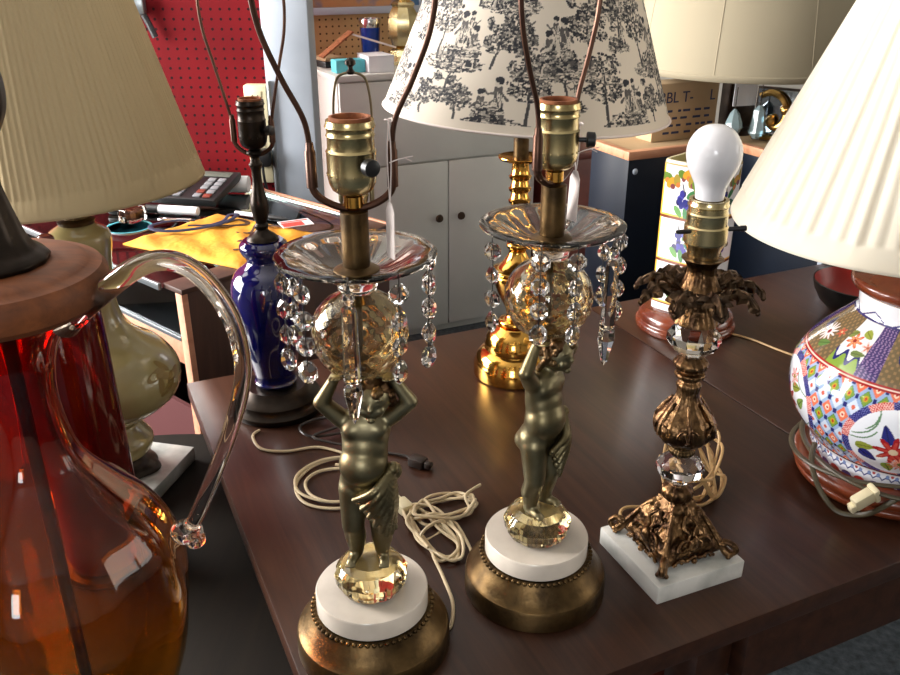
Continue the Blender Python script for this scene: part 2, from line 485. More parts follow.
# ------------------------------------------------------------------ tables
def tables():
    t = thing('extension_table', 'long dark walnut table with a seam across its top carrying the lamps', 'table', (0, 0, 0), YAW)
    u0, um, u1, v0, v1 = .126, .904, 1.682, .507, 1.313
    for a, b in ((u0, um - .0012), (um + .0012, u1)):
        obj('table_leaf', box(a, b, v0, v1, TZ - .026, TZ, .002), 'table', t)
    bm = box(.60, 1.63, v0 + .012, v0 + .034, TZ - .115, TZ - .0265, .001)
    obj('apron', bm, 'table', t)
    obj('apron', box(.60, 1.63, v1 - .06, v1 - .038, TZ - .115, TZ - .0265, .001), 'table', t)
    obj('apron', box(1.61, 1.63, v0 + .035, v1 - .061, TZ - .115, TZ - .0265, .001), 'table', t)
    for (a, b) in ((.548, v0 + .03), (1.555, v0 + .06), (.548, v1 - .12), (1.555, v1 - .12)):
        obj('leg', box(a, a + .05, b, b + .05, 0, TZ - .0265, .003), 'table', t)
    obj('gate_leg', box(.16, .2, v1 - .07, v1 - .03, 0, TZ - .0265, .003), 'table', t)
    # reddish stool and a cream carton under the table
    s = thing('wooden_stool', 'red brown wooden stool tucked under the table edge', 'stool', xy(.50, .735) + (0,), YAW)
    obj('seat', box(-.14, .14, -.12, .12, .52, .56, .006), 'red_wood', s)
    for a in (-.11, .11):
        for b in (-.09, .09): obj('leg', box(a - .018, a + .018, b - .018, b + .018, 0, .519, .003), 'red_wood', s)
    p = tag(obj('folded_paper', box(-.05, .03, -.03, .03, 0, .006, .001), 'paper', None, xy(.535, .66) + (.5605,), (0, 0, YAW + .2)), 'folded white paper on the red brown stool under the table', 'paper')
    # dark round table on the left
    r = thing('round_table', 'low dark round table beside the walnut table', 'table', (-.41, .735, 0))
    obj('table_top', lathe([(.655, 0), (.655, .437), (.66, .450), (.672, .455), (.68, .450), (.68, 0)], 96), 'round_table', r)
    obj('pedestal', lathe(smooth_prof([(.03, .09), (.08, .06), (.2, .035), (.35, .05), (.5, .04), (.6, .05), (.654, .09)]), 32), 'round_table', r)
    for k in range(3):
        a = k * 2 * PI / 3 + .5
        obj('foot', tube([(.04 * math.cos(a), .04 * math.sin(a), .12), (.16 * math.cos(a), .16 * math.sin(a), .09), (.28 * math.cos(a), .28 * math.sin(a), .02)], .018), 'round_table', r)
tables()

# ------------------------------------------------------------------ lamp pieces
def spin(deg): return Matrix.Rotation(math.radians(deg), 4, 'Z')

def emboss(bm, freq, amp, zmin=-1):
    """cast relief: push the surface in and out along its normals"""
    from mathutils import noise
    bm.normal_update()
    for v in bm.verts:
        if v.co.z < zmin: continue
        q = noise.noise(v.co * freq) + .6 * noise.noise(v.co * freq * 2.1)
        v.co += v.normal * amp * max(-.35, min(.9, q * 1.6))

def socket(parent, z0, r=.0185, h=.066, mat='brass_sock', lean=None, knob=None, liner='card', rot=0):
    """brass shell with rolled beads, cardboard liner at its mouth and a turn knob"""
    p = [(z0, .008), (z0 + .001, r * .62), (z0 + .004, r * .84), (z0 + .009, r * .95), (z0 + .014, r), (z0 + .018, r),
         (z0 + h * .54, r), (z0 + h * .57, r * 1.02), (z0 + h * .60, r * .95), (z0 + h * .74, r * .94), (z0 + h * .77, r * .99), (z0 + h * .80, r * .94),
         (z0 + h * .85, r * .95), (z0 + h * .88, r * 1.02), (z0 + h * .93, r * .96), (z0 + h * .96, r * .96), (z0 + h * .96, r * .84), (z0 + h * .5, r * .82)]
    s = obj('socket', lathe(p, 40, lean=lean, cap=False), mat, parent)
    obj('liner', lathe([(z0 + h * .45, 0), (z0 + h * .45, r * .80), (z0 + h * 1.0, r * .83), (z0 + h * 1.0, r * .72), (z0 + h * .5, r * .68), (z0 + h * .5, 0)], 32, lean=lean, cap=False), liner, s, label='rust brown cardboard sleeve inside the socket mouth')
    # ring of small dimples
    bm = bmesh.new()
    for k in range(18):
        a = 2 * PI * k / 18
        ox = lean(z0 + .019) if lean else 0
        add_ball(bm, (ox + r * math.cos(a), r * math.sin(a), z0 + .0165), .0010, 6, 4)
    obj('dimple_ring', bm, mat, s)
    if knob is not None:
        a = math.radians(knob); d = Vector((math.cos(a), math.sin(a), 0)); ox = lean(z0 + .024) if lean else 0
        Rm = Matrix.Translation(Vector((ox, 0, z0 + .026)) + d * r * .9) @ d.to_track_quat('Z', 'Y').to_matrix().to_4x4()
        obj('switch_knob', lathe([(0, 0), (0, .002), (.008, .002), (.008, .006), (.009, .0068), (.015, .0064), (.016, .004), (.016, 0)], 20,
            flute=lambda t, z, i: 1 + .06 * math.sin(10 * t), mat=Rm), 'dark', s)
    return s

def harp(parent, z0, base, half, ztop, mat='harp', r=.0022, r0=.006, rot=0, sleeve=.035, sh=.03):
    """saddle arms, two sleeves and the bowed wire; half: list of (z, x)"""
    Rm = spin(rot)
    bm = bmesh.new()
    pts = [(-base, 0, z0 + sh), (-base, 0, z0 + sh * .55), (-base * .8, 0, z0 + sh * .25), (-base * .3, 0, z0), (base * .3, 0, z0), (base * .8, 0, z0 + sh * .25), (base, 0, z0 + sh * .55), (base, 0, z0 + sh)]
    add_tube(bm, pts, r * 1.7, 8, 5, flat=.8)
    bmesh.ops.transform(bm, matrix=Rm, verts=bm.verts)
    h = obj('harp_saddle', bm, mat, parent)
    for s in (-1, 1):
        obj('sleeve', lathe([(0, r * 1.3), (.0, r * 2), (sleeve * .8, r * 1.9), (sleeve * .85, r * 1.5), (sleeve, r * 1.3)], 14, mat=Rm @ Matrix.Translation((s * base, 0, z0 + sh * .55))), mat, h)
    L = [(-x, 0, z) for z, x in half]; Rr = [(x, 0, z) for z, x in reversed(half)]
    bm = bmesh.new(); add_tube(bm, L + [(0, 0, ztop)] + Rr, r, 8, 8)
    bmesh.ops.transform(bm, matrix=Rm, verts=bm.verts)
    obj('harp', bm, mat, parent)

def crystal_bm(r=.0086, t=.0050, long=1.0):
    bm = lathe([(-t, 0), (-t, r * .45), (-.0010, r), (.0010, r), (t, r * .45), (t, 0)], 8, mat=Matrix.Rotation(PI / 8, 4, 'Z'))
    bmesh.ops.transform(bm, matrix=Matrix.Diagonal((1, long, 1, 1)), verts=bm.verts)
    return bm

# ------------------------------------------------------------------ the pair of cherub lamps
def cherub_lamp():
    t = thing('cherub_lamp', 'gilt cherub lamp standing frontmost, facing the viewer with both arms raised under a glass globe', 'lamp', (-.078, .675, TZ), 0, 'pair of cherub lamps with crystal drops')
    b = obj('base', lathe([(0, 0), (0, .0770), (.002, .0790), (.006, .0790), (.023, .0785), (.0265, .0770), (.028, .0745), (.035, .0700), (.043, .0645), (.049, .0610), (.052, .0600), (.0525, 0)], 72), 'brass_old', t)
    bm = bmesh.new()
    for k in range(60):
        a = 2 * PI * k / 60; add_ball(bm, (.0605 * math.cos(a), .0605 * math.sin(a), .0515), .0026, 8, 6)
    obj('beaded_rim', bm, 'brass_old', b)
    obj('marble_disc', lathe([(.0528, 0), (.0528, .0555), (.054, .0565), (.073, .0565), (.075, .0553), (.0752, 0)], 72), 'marble', t)
    # pressed glass block: rounded on top, cut facets round the foot
    def cut(a, z, i): return 1 + (.05 * abs(math.sin(5 * a)) if z < .1 else .02 * abs(math.sin(5 * a)))
    obj('glass_block', lathe([(.0755, 0), (.0755, .024), (.078, .030), (.086, .034), (.095, .035), (.1, .0335), (.106, .029), (.1105, .021), (.112, .012), (.1122, 0)], 40, flute=cut), 'glass_block', t, sharp=14)
    # --- the figure: one continuous body
    bm = Blob()
    hipL, hipR = (-.0125, 0, .197), (.0115, 0, .199)
    capsule(bm, hipL, (-.0145, -.004, .155), .0150, .0112); capsule(bm, (-.0145, -.004, .155), (-.0135, .001, .138), .0108, .0108, 4); capsule(bm, (-.0135, .001, .138), (-.013, .001, .119), .0108, .0068)
    capsule(bm, hipR, (.0125, -.006, .156), .0148, .0110); capsule(bm, (.0125, -.006, .156), (.0125, -.001, .138), .0108, .0106, 4); capsule(bm, (.0125, -.001, .138), (.0120, .0, .119), .0104, .0068)
    for fx, tx in ((-.0135, -.018), (.0118, .0145)):
        capsule(bm, (fx, .003, .1155), (tx, -.0125, .1145), .0062, .0052, 6)
    big = lambda c, r: add_ball(bm, c, r, 40, 26)
    for q in range(15):
        w = q / 14; big((-.0012 + .0022 * w, .001 - .0025 * math.sin(PI * min(1, w * 1.5)) * (1 if w < .66 else .6), .207 + .060 * w), (.0238 - .0030 * math.sin(PI * w) + .000 * w, .0178 - .0022 * w, .016))
    big((-.0005, .003, .204), (.0255, .0190, .0175)); add_ball(bm, (-.010, .012, .198), .0125); add_ball(bm, (.010, .012, .199), .0125)
    big((-.0018, -.0045, .226), (.0228, .0200, .024)); big((0, -.0012, .243), (.0212, .0172, .024))
    big((.0015, .0005, .262), (.0228, .0160, .0200)); big((-.009, -.0070, .264), (.0105, .0080, .0100)); big((.0115, -.0070, .265), (.0105, .0080, .0100))
    capsule(bm, (.003, .001, .272), (.006, -.002, .287), .0105, .0090, 5)
    capsule(bm, (-.0205, .001, .272), (-.0365, -.003, .291), .0092, .0078); capsule(bm, (-.0365, -.003, .291), (-.0235, -.004, .3155), .0076, .0052)
    capsule(bm, (.0235, .001, .274), (.0415, -.003, .292), .0092, .0078); capsule(bm, (.0415, -.003, .292), (.0265, -.004, .3170), .0076, .0052)
    lump = remeshed('tmp', bm, 'verd', None, .0012, 26)
    bm = Blob(); bm.V = [np.array([v.co[:] for v in lump.data.vertices])]; bm.F = [list(p.vertices) for p in lump.data.polygons]; bm.n = len(lump.data.vertices)
    me_ = lump.data; bpy.data.objects.remove(lump); bpy.data.meshes.remove(me_)
    for s in (-1, 1):                      # hands flat under the globe
        hx = -.0215 if s < 0 else .0245; hz = .3185
        add_ball(bm, (hx, -.006, hz), (.0060, .0066, .0036))
        for q in range(4): capsule(bm, (hx - .0042 + q * .0028, -.010, hz), (hx - .0048 + q * .0032, -.0175 + .001 * abs(q - 1), hz + .0016), .0017, .0013, 4)
        capsule(bm, (hx - s * .005, -.006, hz), (hx - s * .0105, -.010, hz + .001), .0018, .0014, 4)
    for tx in (-.018, .0145):
        for q in range(5): add_ball(bm, (tx - .0040 + q * .0020, -.0172 + .0006 * abs(q - 1.5), .1135), (.0014, .0026, .0020), 8, 6)
    # head tipped forward, with face
    hc = Vector((.0085, -.006, .2985))
    big(hc, (.0168, .0180, .0182)); add_ball(bm, hc + Vector((0, -.006, -.0075)), (.0130, .0120, .0105))
    for s in (-1, 1):
        add_ball(bm, hc + Vector((s * .0066, -.0122, -.0070)), (.0058, .0048, .0054)); add_ball(bm, hc + Vector((s * .0165, .001, -.003)), (.0026, .0040, .0052), 8, 6)
        add_ball(bm, hc + Vector((s * .0060, -.0154, .0008)), (.0028, .0016, .0014), 8, 6)
        add_ball(bm, hc + Vector((s * .0062, -.0156, .0046)), (.0042, .0014, .0010), 8, 6)
    capsule(bm, hc + Vector((0, -.0165, .002)), hc + Vector((0, -.0184, -.0042)), .0013, .0022, 5)
    add_ball(bm, hc + Vector((0, -.0164, -.0094)), (.0036, .0018, .0011), 8, 6); add_ball(bm, hc + Vector((0, -.0158, -.0118)), (.0030, .0018, .0011), 8, 6)
    add_ball(bm, hc + Vector((0, -.0140, -.0160)), (.0046, .0042, .0034), 8, 6)
    c = remeshed('cherub_body', bm, 'verd', t, .0009, 4)
    # curls
    bm = Blob(); rnd = random.Random(3)
    add_ball(bm, hc + Vector((0, .0035, .0065)), (.0178, .0180, .0150))
    for k in range(70):
        a = rnd.uniform(0, 2 * PI); e = rnd.uniform(-.35, 1.5)
        d = Vector((math.cos(a) * math.cos(e), math.sin(a) * math.cos(e), math.sin(e)))
        if d.y < -.55 and d.z < .35: continue
        add_ball(bm, hc + Vector((d.x * .0180, d.y * .0185, d.z * .0190)) + Vector((0, .001, .001)), rnd.uniform(.0030, .0048), 8, 6)
    for s in (-1, 1):
        for q in range(6): add_ball(bm, hc + Vector((s * (.0178 + .001 * math.sin(q)), -.002 + .002 * q, -.001 - .0028 * q)), .0042 - .0002 * q, 8, 6)
    remeshed('curly_hair', bm, 'verd_hair', c, .0009, 2)
    # drape: folds fanning from the hip across the groin and down the thigh
    bm = Blob(); top = Vector((.0235, -.010, .222))
    ends = [(-.010, -.0205, .196), (-.003, -.0225, .187), (.003, -.0215, .177), (.008, -.0195, .166), (.013, -.0170, .156), (.018, -.0130, .149), (.022, -.006, .147), (.024, .002, .150)]
    for q, e in enumerate(ends):
        e = Vector(e); mid = top.lerp(e, .5) + Vector((.002, -.0075 + .0007 * q, -.002))
        P = crom([top, mid, e], 8)
        for i, p in enumerate(P): add_ball(bm, p, .0030 + .0022 * math.sin(PI * min(1, .2 + i / len(P))), 8, 6)
        if q:
            f = Vector(ends[q - 1])
            for i in range(9):
                w = i / 8; m2 = top.lerp((e + f) / 2, w) + Vector((.001, .0045 - .0070 * math.sin(PI * w), -.001)); add_ball(bm, m2, .0042, 8, 6)
    add_ball(bm, top + Vector((.002, .002, .002)), (.006, .007, .006)); add_ball(bm, top + Vector((.005, .006, -.004)), (.005, .006, .008))
    remeshed('drape', bm, 'verd', c, .0009, 2)
    # --- glass globe, dish, tube
    outer = smooth_prof([(.3215, .020), (.328, .029), (.340, .0370), (.352, .0405), (.364, .0408), (.376, .037), (.386, .029), (.392, .020), (.396, .0135)], 5)
    def knobs(a, z, i): return 1 + (0 if i > 2 + len(outer) else .03 * math.sin(12 * a) * math.sin((z - .32) * 420) if .325 < z < .366 else 0)
    outer = smooth_prof([(.3215, .020), (.328, .029), (.340, .0370), (.352, .0405), (.364, .0408), (.376, .037), (.386, .029), (.392, .020), (.396, .0135)], 5)
    inner = [(z, max(.002, r - .0035)) for z, r in reversed(outer)]
    obj('glass_globe', lathe([(.3205, 0), (.3205, .012)] + outer + inner[:-1] + [(.325, .012), (.325, 0)], 72, flute=knobs, cap=False), 'glass_warm', t, sharp=60)
    obj('globe_collar', lathe(smooth_prof([(.3215, .004), (.3235, .011), (.330, .0045), (.345, .003), (.38, .003), (.394, .004)], 3), 20), 'brass_old', t)
    obj('glass_collar', lathe(smooth_prof([(.3965, .006), (.3965, .0135), (.399, .016), (.402, .0165), (.405, .0135), (.4065, .006)], 4), 40), 'glass_clear', t)
    def petal(a, z, i): return 1 + .012 * math.cos(16 * a)
    dish = [(.4075, .012), (.409, .024), (.414, .036), (.4205, .046), (.4245, .054), (.4262, .0635), (.4275, .0655), (.4290, .0655), (.4300, .0640), (.4290, .054), (.4255, .046), (.4195, .036), (.4145, .025), (.4125, .012)]
    obj('glass_dish', lathe(dish + [dish[0]], 96, flute=lambda a, z, i: 1 + (.03 * math.sin(12 * a) if 8 < i < 14 else .006 * math.sin(12 * a)), cap=False), 'glass_dish', t, sharp=50)
    obj('dish_cup', lathe(smooth_prof([(.4075, .0085), (.4135, .0100), (.4142, .018), (.4155, .0185), (.417, .0150), (.4185, .0118)], 4), 36), 'brass_old', t)
    obj('brass_tube', lathe([(.4185, 0), (.4185, .0112), (.4640, .0112), (.4645, .0105), (.4650, 0)], 40), 'brass_old', t)
    obj('neck_nut', lathe([(.466, 0), (.466, .006), (.468, .0078), (.4765, .0078), (.478, .006), (.478, 0)], 24), 'brass', t)
    socket(t, .478, .0190, .0595, knob=-55)
    harp(t, .467, .031, [(.488, .031), (.51, .031), (.535, .034), (.565, .048), (.60, .061), (.635, .064), (.67, .052), (.69, .028)], .70, rot=4)
    # --- crystal drops
    angs = [0, 36, -36, 70, -64, 112, -110]
    for a in angs:
        rz = math.radians(a - 90); px, py = .0625 * math.cos(rz), .0625 * math.sin(rz)
        if a == 0:
            s = obj('pendant', lathe([(0, .0012), (-.004, .0020), (-.006, .0042), (-.010, .0052), (-.0135, .0036), (-.015, .0028), (-.017, .0045), (-.020, .0060), (-.080, .0070), (-.082, .0052), (-.084, .0072), (-.092, .0080), (-.114, .0034), (-.120, 0)], 8), 'glass', t, loc=(px * 1.02, py * 1.02, .4245), rot=(0, 0, rz), sharp=None)
            obj('hook', tube([(0, 0, -.003), (0, 0, .001), (-.001, 0, .0025), (-.0025, 0, .006)], .0006, 6, 4), 'dark', s)
            continue
        rnd = random.Random(a); n = 4
        s = obj('crystal_chain', tube([(-.001, 0, .006), (.001, 0, .001), (0, 0, -.01), (0, 0, -.02), (0, 0, -.0225 * (n - 1) - .006)], .0005, 6, 3), 'dark', t, loc=(px, py, .4240), rot=(0, 0, rz))
        for q in range(n):
            obj('crystal', crystal_bm(long=1.0 if q < n - 1 else 1.22), 'glass', s, loc=(.0003, 0, -.011 - .0225 * q), rot=(PI / 2, 0, PI / 2 + rnd.uniform(-.5, .5)), sharp=None)
    return t
L1 = cherub_lamp(); fit(L1, .112)
L2 = dup(L1, (.094, .759, TZ), math.radians(50), 'gilt cherub lamp farther back, its figure turned sideways, beside the bronze lamp', 'pair of cherub lamps with crystal drops')

def price_tag(p0, p1, label, w=.013):
    """paper slip on a doubled string; p0 knot on the harp, p1 foot of the slip"""
    p0, p1 = Vector(p0), Vector(p1); d = (p1 - p0); L = d.length; d.normalize()
    t = thing('price_tag', label, 'tag', p0)
    q = p1 - p0; top = q - d * .045
    side = Vector((.55, -.85, 0)).normalized(); nrm = d.cross(side).normalized()
    bm = bmesh.new()
    pts = [(-w * .5, .0455), (-w * .5, .007), (-w * .2, 0), (w * .2, 0), (w * .5, .007), (w * .5, .0455)]
    f = [bm.verts.new(top + side * a + d * b + nrm * .0004) for a, b in pts]; g = [bm.verts.new(top + side * a + d * b - nrm * .0004) for a, b in pts]
    bm.faces.new(f); bm.faces.new(list(reversed(g)))
    for i in range(6): bm.faces.new((f[i], g[i], g[(i + 1) % 6], f[(i + 1) % 6]))
    obj('slip', bm, 'tagp', t)
    bm = bmesh.new()
    add_tube(bm, [(0, 0, 0), q * .25 + Vector((.0015, 0, 0)), top + d * .004], .0005, 5, 6)
    add_tube(bm, [(0, 0, 0), q * .25 - Vector((.0015, 0, 0)), top + d * .004], .0005, 5, 6)
    add_tube(bm, [(.003 * math.cos(k), .003 * math.sin(k), .0008 * math.sin(2 * k)) for k in np.linspace(0, 2 * PI, 9)[:-1]], .0006, 5, 3, True)
    add_tube(bm, [q * .3, q * .3 + Vector((.008, 0, .003)), q * .3 + Vector((.019, -.003, .006))], .0005, 5, 4)
    add_tube(bm, [q * .3 + Vector((.012, 0, .004)), q * .3 + Vector((.018, 0, .001))], .0005, 5, 4)
    obj('string', bm, 'tagp', t)
price_tag((-.0475, .670, TZ + .529), (-.0480, .662, TZ + .4200), 'white paper price tag hanging from the harp of the forward facing cherub lamp')
price_tag((.1180, .788, TZ + .504), (.1120, .764, TZ + .4210), 'pinkish price tag tied to the harp of the sideways cherub lamp')

# ------------------------------------------------------------------ cords on the table
ZC = TZ + .0024
def cord(parent, pts, r=.0021, mat='cord', name='power_cord', k=8):
    o = obj(name, tube([lay(p) for p in pts], r, 8, k, flat=.85), mat)
    if parent:
        o.parent = parent; o.matrix_parent_inverse = parent_inv(parent)
    return o
def parent_inv(p):
    bpy.context.view_layer.update()
    return p.matrix_world.inverted()

def hank(c, ang, length, width, loops, seed, rise=.012):
    """points of a cord wound into a long bundle centred on c"""
    rnd = random.Random(seed); P = []
    ca, sa = math.cos(ang), math.sin(ang)
    for k in range(loops):
        for j in range(8):
            a = 2 * PI * j / 8 + .3 * math.sin(k)
            lx = length * (.5 + .06 * rnd.uniform(-1, 1)) * math.cos(a); ly = width * (.5 + .18 * rnd.uniform(-1, 1)) * math.sin(a) + rnd.uniform(-.1, .1) * width
            z = ZC + rise * rnd.uniform(0, 1) * (1 if k else .3)
            P.append((c[0] + lx * ca - ly * sa, c[1] + lx * sa + ly * ca, z))
    return P

cord(L1, [(-.006, .602, ZC), (.001, .608, ZC), (.003, .64, ZC), (-.008, .68, ZC), (-.020, .715, ZC + .004)] + hank((-.021, .752), -1.05, .105, .042, 5, 4) )
cord(L2, [(.03, .705, ZC), (.022, .735, ZC), (.008, .768, ZC + .003), (-.006, .775, ZC + .008)] + hank((-.006, .795), .35, .085, .045, 4, 9, .014) + [(.02, .81, ZC + .014), (.04, .835, ZC + .012)])
bm = bmesh.new()
add_tube(bm, [lay(p) for p in [(-.021 + .017 * math.cos(a) * math.cos(.5), .752 + .026 * math.cos(a) * math.sin(.5) * 1, ZC + .006 + .010 * math.sin(a)) for a in np.linspace(0, 2 * PI, 11)[:-1]]], .002, 6, 3, True)
o = obj('cord_tie', bm, 'cord'); o.parent = L1; o.matrix_parent_inverse = parent_inv(L1)
def plug(parent, loc, rotz, mat):
    bm = bmesh.new(); add_box(bm, -.009, .009, -.012, .012, 0, .014, .003); add_box(bm, -.006, .006, .011, .022, .002, .012, .003)
    o = obj('plug', bm, mat, None, lay(loc), (0, 0, rotz)); o.parent = parent; o.matrix_parent_inverse = parent_inv(parent)
    return o
plug(L1, (-.060, .800, TZ + .0005), .6, 'ivory')

# ------------------------------------------------------------------ bronze lamp on square marble
def bronze_lamp():
    cx, cy = .255, .8015
    ang = math.atan2(.774 - .728, .336 - .228)
    t = thing('bronze_lamp', 'embossed bronze lamp on a square white marble foot, with a bare white bulb', 'lamp', (cx, cy, TZ), ang)
    h = .0592
    obj('marble_plinth', box(-h, h, -h, h, 0, .0245, .0015), 'marble_gr', t)
    # four sided pyramid with concave flanks
    bm = bmesh.new(); rows = []
    for z, w in ((.030, .038), (.036, .0395), (.045, .0365), (.056, .0335), (.068, .0275), (.080, .0205), (.088, .0155), (.093, .0125)):
        row = []
        for k in range(32):
            a = 2 * PI * k / 32; c, s = math.cos(a), math.sin(a)
            q = w / max(abs(c), abs(s)); q = q * (1 - .13 * (1 - abs(math.sin(2 * a))) * 0 - .05 * abs(math.cos(2 * a)))
            row.append(bm.verts.new((q * c, q * s, z)))
        rows.append(row)
    for A, B in zip(rows, rows[1:]):
        for k in range(32): bm.faces.new((A[k], A[(k + 1) % 32], B[(k + 1) % 32], B[k]))
    bm.faces.new(rows[0]); bm.faces.new(rows[-1])
    bmesh.ops.subdivide_edges(bm, edges=bm.edges, cuts=4, use_grid_fill=True)
    emboss(bm, 95, .0030, .031); b = obj('pyramid_base', bm, 'bronze', t, sharp=70)
    # scrolls on each flank
    for k in range(4):
        bm = bmesh.new(); R = spin(90 * k)
        for s in (-1, 1):
            sp = []
            for i in range(22):
                a = i / 21 * 4.2 * PI / 1.6; rr = .0105 * (1 - i / 24)
                sp.append((s * (.012 + rr * math.cos(a)), -.0395 + .0004 * i + .26 * rr * math.sin(a), .048 + rr * math.sin(a)))
            add_tube(bm, sp, .0021, 6, 2)
            add_tube(bm, [(s * .002, -.0215, .080), (s * .009, -.0280, .070), (s * .003, -.0325, .060), (s * .012, -.037, .050)], .0020, 6, 4)
            add_tube(bm, [(0, -.040, .036), (s * .010, -.040, .031), (s * .020, -.041, .036), (s * .028, -.041, .030)], .0022, 6, 4)
            for q in range(3): add_ball(bm, (s * (.008 + .008 * q), -.0405, .0325 - .001 * q), .0030 - .0004 * q, 8, 6)
        add_ball(bm, (0, -.0375, .050), (.0070, .0050, .0095), 10, 8); add_ball(bm, (0, -.0425, .031), .0038, 8, 6)
        bmesh.ops.transform(bm, matrix=R, verts=bm.verts); obj('scrollwork', bm, 'bronze', b)
        # foot at each corner
        bm = bmesh.new()
        add_tube(bm, [(.0170, -.0170, .083), (.0255, -.0255, .069), (.0320, -.0320, .055), (.0370, -.0370, .044), (.0415, -.0415, .035), (.0445, -.0445, .0300)], lambda w: .0026 + .0030 * w, 10, 5)
        add_ball(bm, (.046, -.046, .0295), (.0062, .0062, .0048), 12, 8); add_ball(bm, (.0405, -.0405, .0415), (.0050, .0050, .0046), 10, 8); add_tube(bm, [(.040, -.040, .044), (.047, -.047, .044), (.051, -.051, .037), (.049, -.049, .031), (.045, -.045, .032)], lambda w: .0042 - .0012 * w, 10, 5)
        for s in (-1, 1): add_ball(bm, (.046 + s * .003, -.046 + s * .003, .0275), (.0035, .0035, .003), 8, 6)
        bmesh.ops.transform(bm, matrix=R, verts=bm.verts); obj('foot', bm, 'bronze', t)
    lean = lambda z: -.022 * max(0, z - .08)
    def gad(n, d): return lambda a, z, i: 1 + d * abs(math.sin(n * a / 2)) - d * .5
    obj('knop', lathe(smooth_prof([(.090, .010), (.094, .0155), (.101, .0178), (.107, .0165), (.112, .0105), (.1145, .0095)], 5), 48, gad(12, .08), lean=lean), 'bronze', t)
    def crystal_knop(z0, hh, r):
        p = [(z0, 0), (z0, r * .45), (z0 + hh * .28, r * .86), (z0 + hh * .45, r), (z0 + hh * .66, r * .98), (z0 + hh * .9, r * .62), (z0 + hh, r * .45), (z0 + hh, 0)]
        obj('crystal_knop', lathe(p, 10, lean=lean), 'glass', t, sharp=None)
    crystal_knop(.115, .037, .0265)
    obj('beaded_collar', lathe(smooth_prof([(.1525, .009), (.155, .0135), (.159, .0140), (.162, .0115), (.165, .0145), (.168, .0160)], 4), 48, gad(24, .06), lean=lean), 'brass_old', t)
    def acan(a, z, i): return 1 + .05 * math.sin(6 * a) * (1 if .17 < z < .225 else .3) + .025 * math.sin(18 * a + 60 * z)
    u = obj('urn_stem', lathe(smooth_prof([(.168, .015), (.172, .022), (.180, .0300), (.190, .0322), (.200, .0300), (.210, .0225), (.220, .0155), (.232, .0112), (.242, .0128), (.247, .0095), (.251, .0145), (.2555, .0150), (.258, .0105), (.262, .0160), (.268, .0175), (.273, .0135), (.276, .0100)], 5), 72, acan, lean=lean), 'bronze', t)
    for k in range(6):
        a = 2 * PI * k / 6; bm = bmesh.new(); ox = lean(.2)
        for s in (-1, 1):
            sp = [(ox + (.0318 - .0002 * i + .0004) * math.cos(a + s * (.10 + .24 * (1 - i / 18) * math.cos(i * .5))), (.0318) * math.sin(a + s * (.10 + .24 * (1 - i / 18) * math.cos(i * .5))), .190 + .012 * (1 - i / 18) * math.sin(i * .5)) for i in range(17)]
            add_tube(bm, sp, .0013, 6, 2)
        add_tube(bm, [(ox + .0335 * math.cos(a), .0335 * math.sin(a), .186), (ox + .0305 * math.cos(a), .0305 * math.sin(a), .201), (lean(.22) + .0165 * math.cos(a), .0165 * math.sin(a), .222)], .0022, 6, 5)
        obj('acanthus_leaf', bm, 'bronze', u)
    crystal_knop(.2765, .038, .0275)
    obj('bell_cup', lathe(smooth_prof([(.3146, .0225), (.3165, .0222), (.322, .0205), (.330, .0165), (.336, .0125), (.340, .0100)], 4), 60, gad(16, .07), lean=lean), 'bronze', t)
    # drooping leaf crown
    lb = obj('leaf_crown', lathe([(.340, 0), (.340, .014), (.3415, .022), (.344, .0225), (.3455, .014), (.3455, 0)], 40, lean=lean), 'bronze_dk', t)
    for k in range(9):
        a = 2 * PI * k / 9 + .2; bm = bmesh.new(); c, s = math.cos(a), math.sin(a); ox = lean(.343)
        nl, nw = 26, 9; g = []
        for i in range(nl + 1):
            w = i / nl; rr = .016 + .048 * w; zz = .3475 + .011 * math.sin(PI * w * .8) - .010 * w ** 4
            hw = .0150 * math.sin(PI * (w * .84 + .12)) * (.95 + .34 * math.sin(9.5 * PI * w)) + .0006
            row = []
            for j in range(nw):
                v = (j / (nw - 1) - .5) * 2; zoff = -.0042 * v * v + .0026 * math.cos(v * 8) + .0016 * math.sin(w * 26 + k)
                row.append(bm.verts.new((ox + rr * c - v * hw * s, rr * s + v * hw * c, zz + zoff)))
            g.append(row)
        for A, B in zip(g, g[1:]):
            for j in range(nw - 1): bm.faces.new((A[j], A[j + 1], B[j + 1], B[j]))
        geo = bmesh.ops.solidify(bm, geom=list(bm.faces), thickness=.0012)
        add_tube(bm, [(ox + (.018 + .045 * w) * c, (.018 + .045 * w) * s, .3488 + .011 * math.sin(PI * w * .8) - .010 * w ** 4 + .0008) for w in (0, .25, .5, .75, 1)], .0012, 6, 3)
        add_ball(bm, (ox + .0625 * c, .0625 * s, .3420), .0030, 8, 6)
        obj('leaf', bm, 'bronze_dk', lb, sharp=60)
    obj('flared_cup', lathe(smooth_prof([(.346, .010), (.347, .0205), (.350, .0208), (.356, .0175), (.366, .0140), (.374, .0142), (.379, .0172), (.3815, .0195), (.383, .0190), (.383, .010)], 4), 60, gad(18, .05), lean=lean), 'bronze', t)
    p = [(.3835, .0), (.3835, .0150), (.392, .0165), (.397, .0190), (.400, .0205), (.4005, .0205), (.415, .0205), (.4165, .0190), (.426, .0190), (.4275, .0195), (.429, .0183), (.434, .0183), (.4355, .0195), (.4375, .0183), (.441, .0183), (.441, .015), (.43, .015), (.43, 0)]
    s = obj('socket', lathe(p, 44, lean=lean), 'brass_sock', t)
    R = Matrix.Rotation(PI / 2, 4, 'Y')
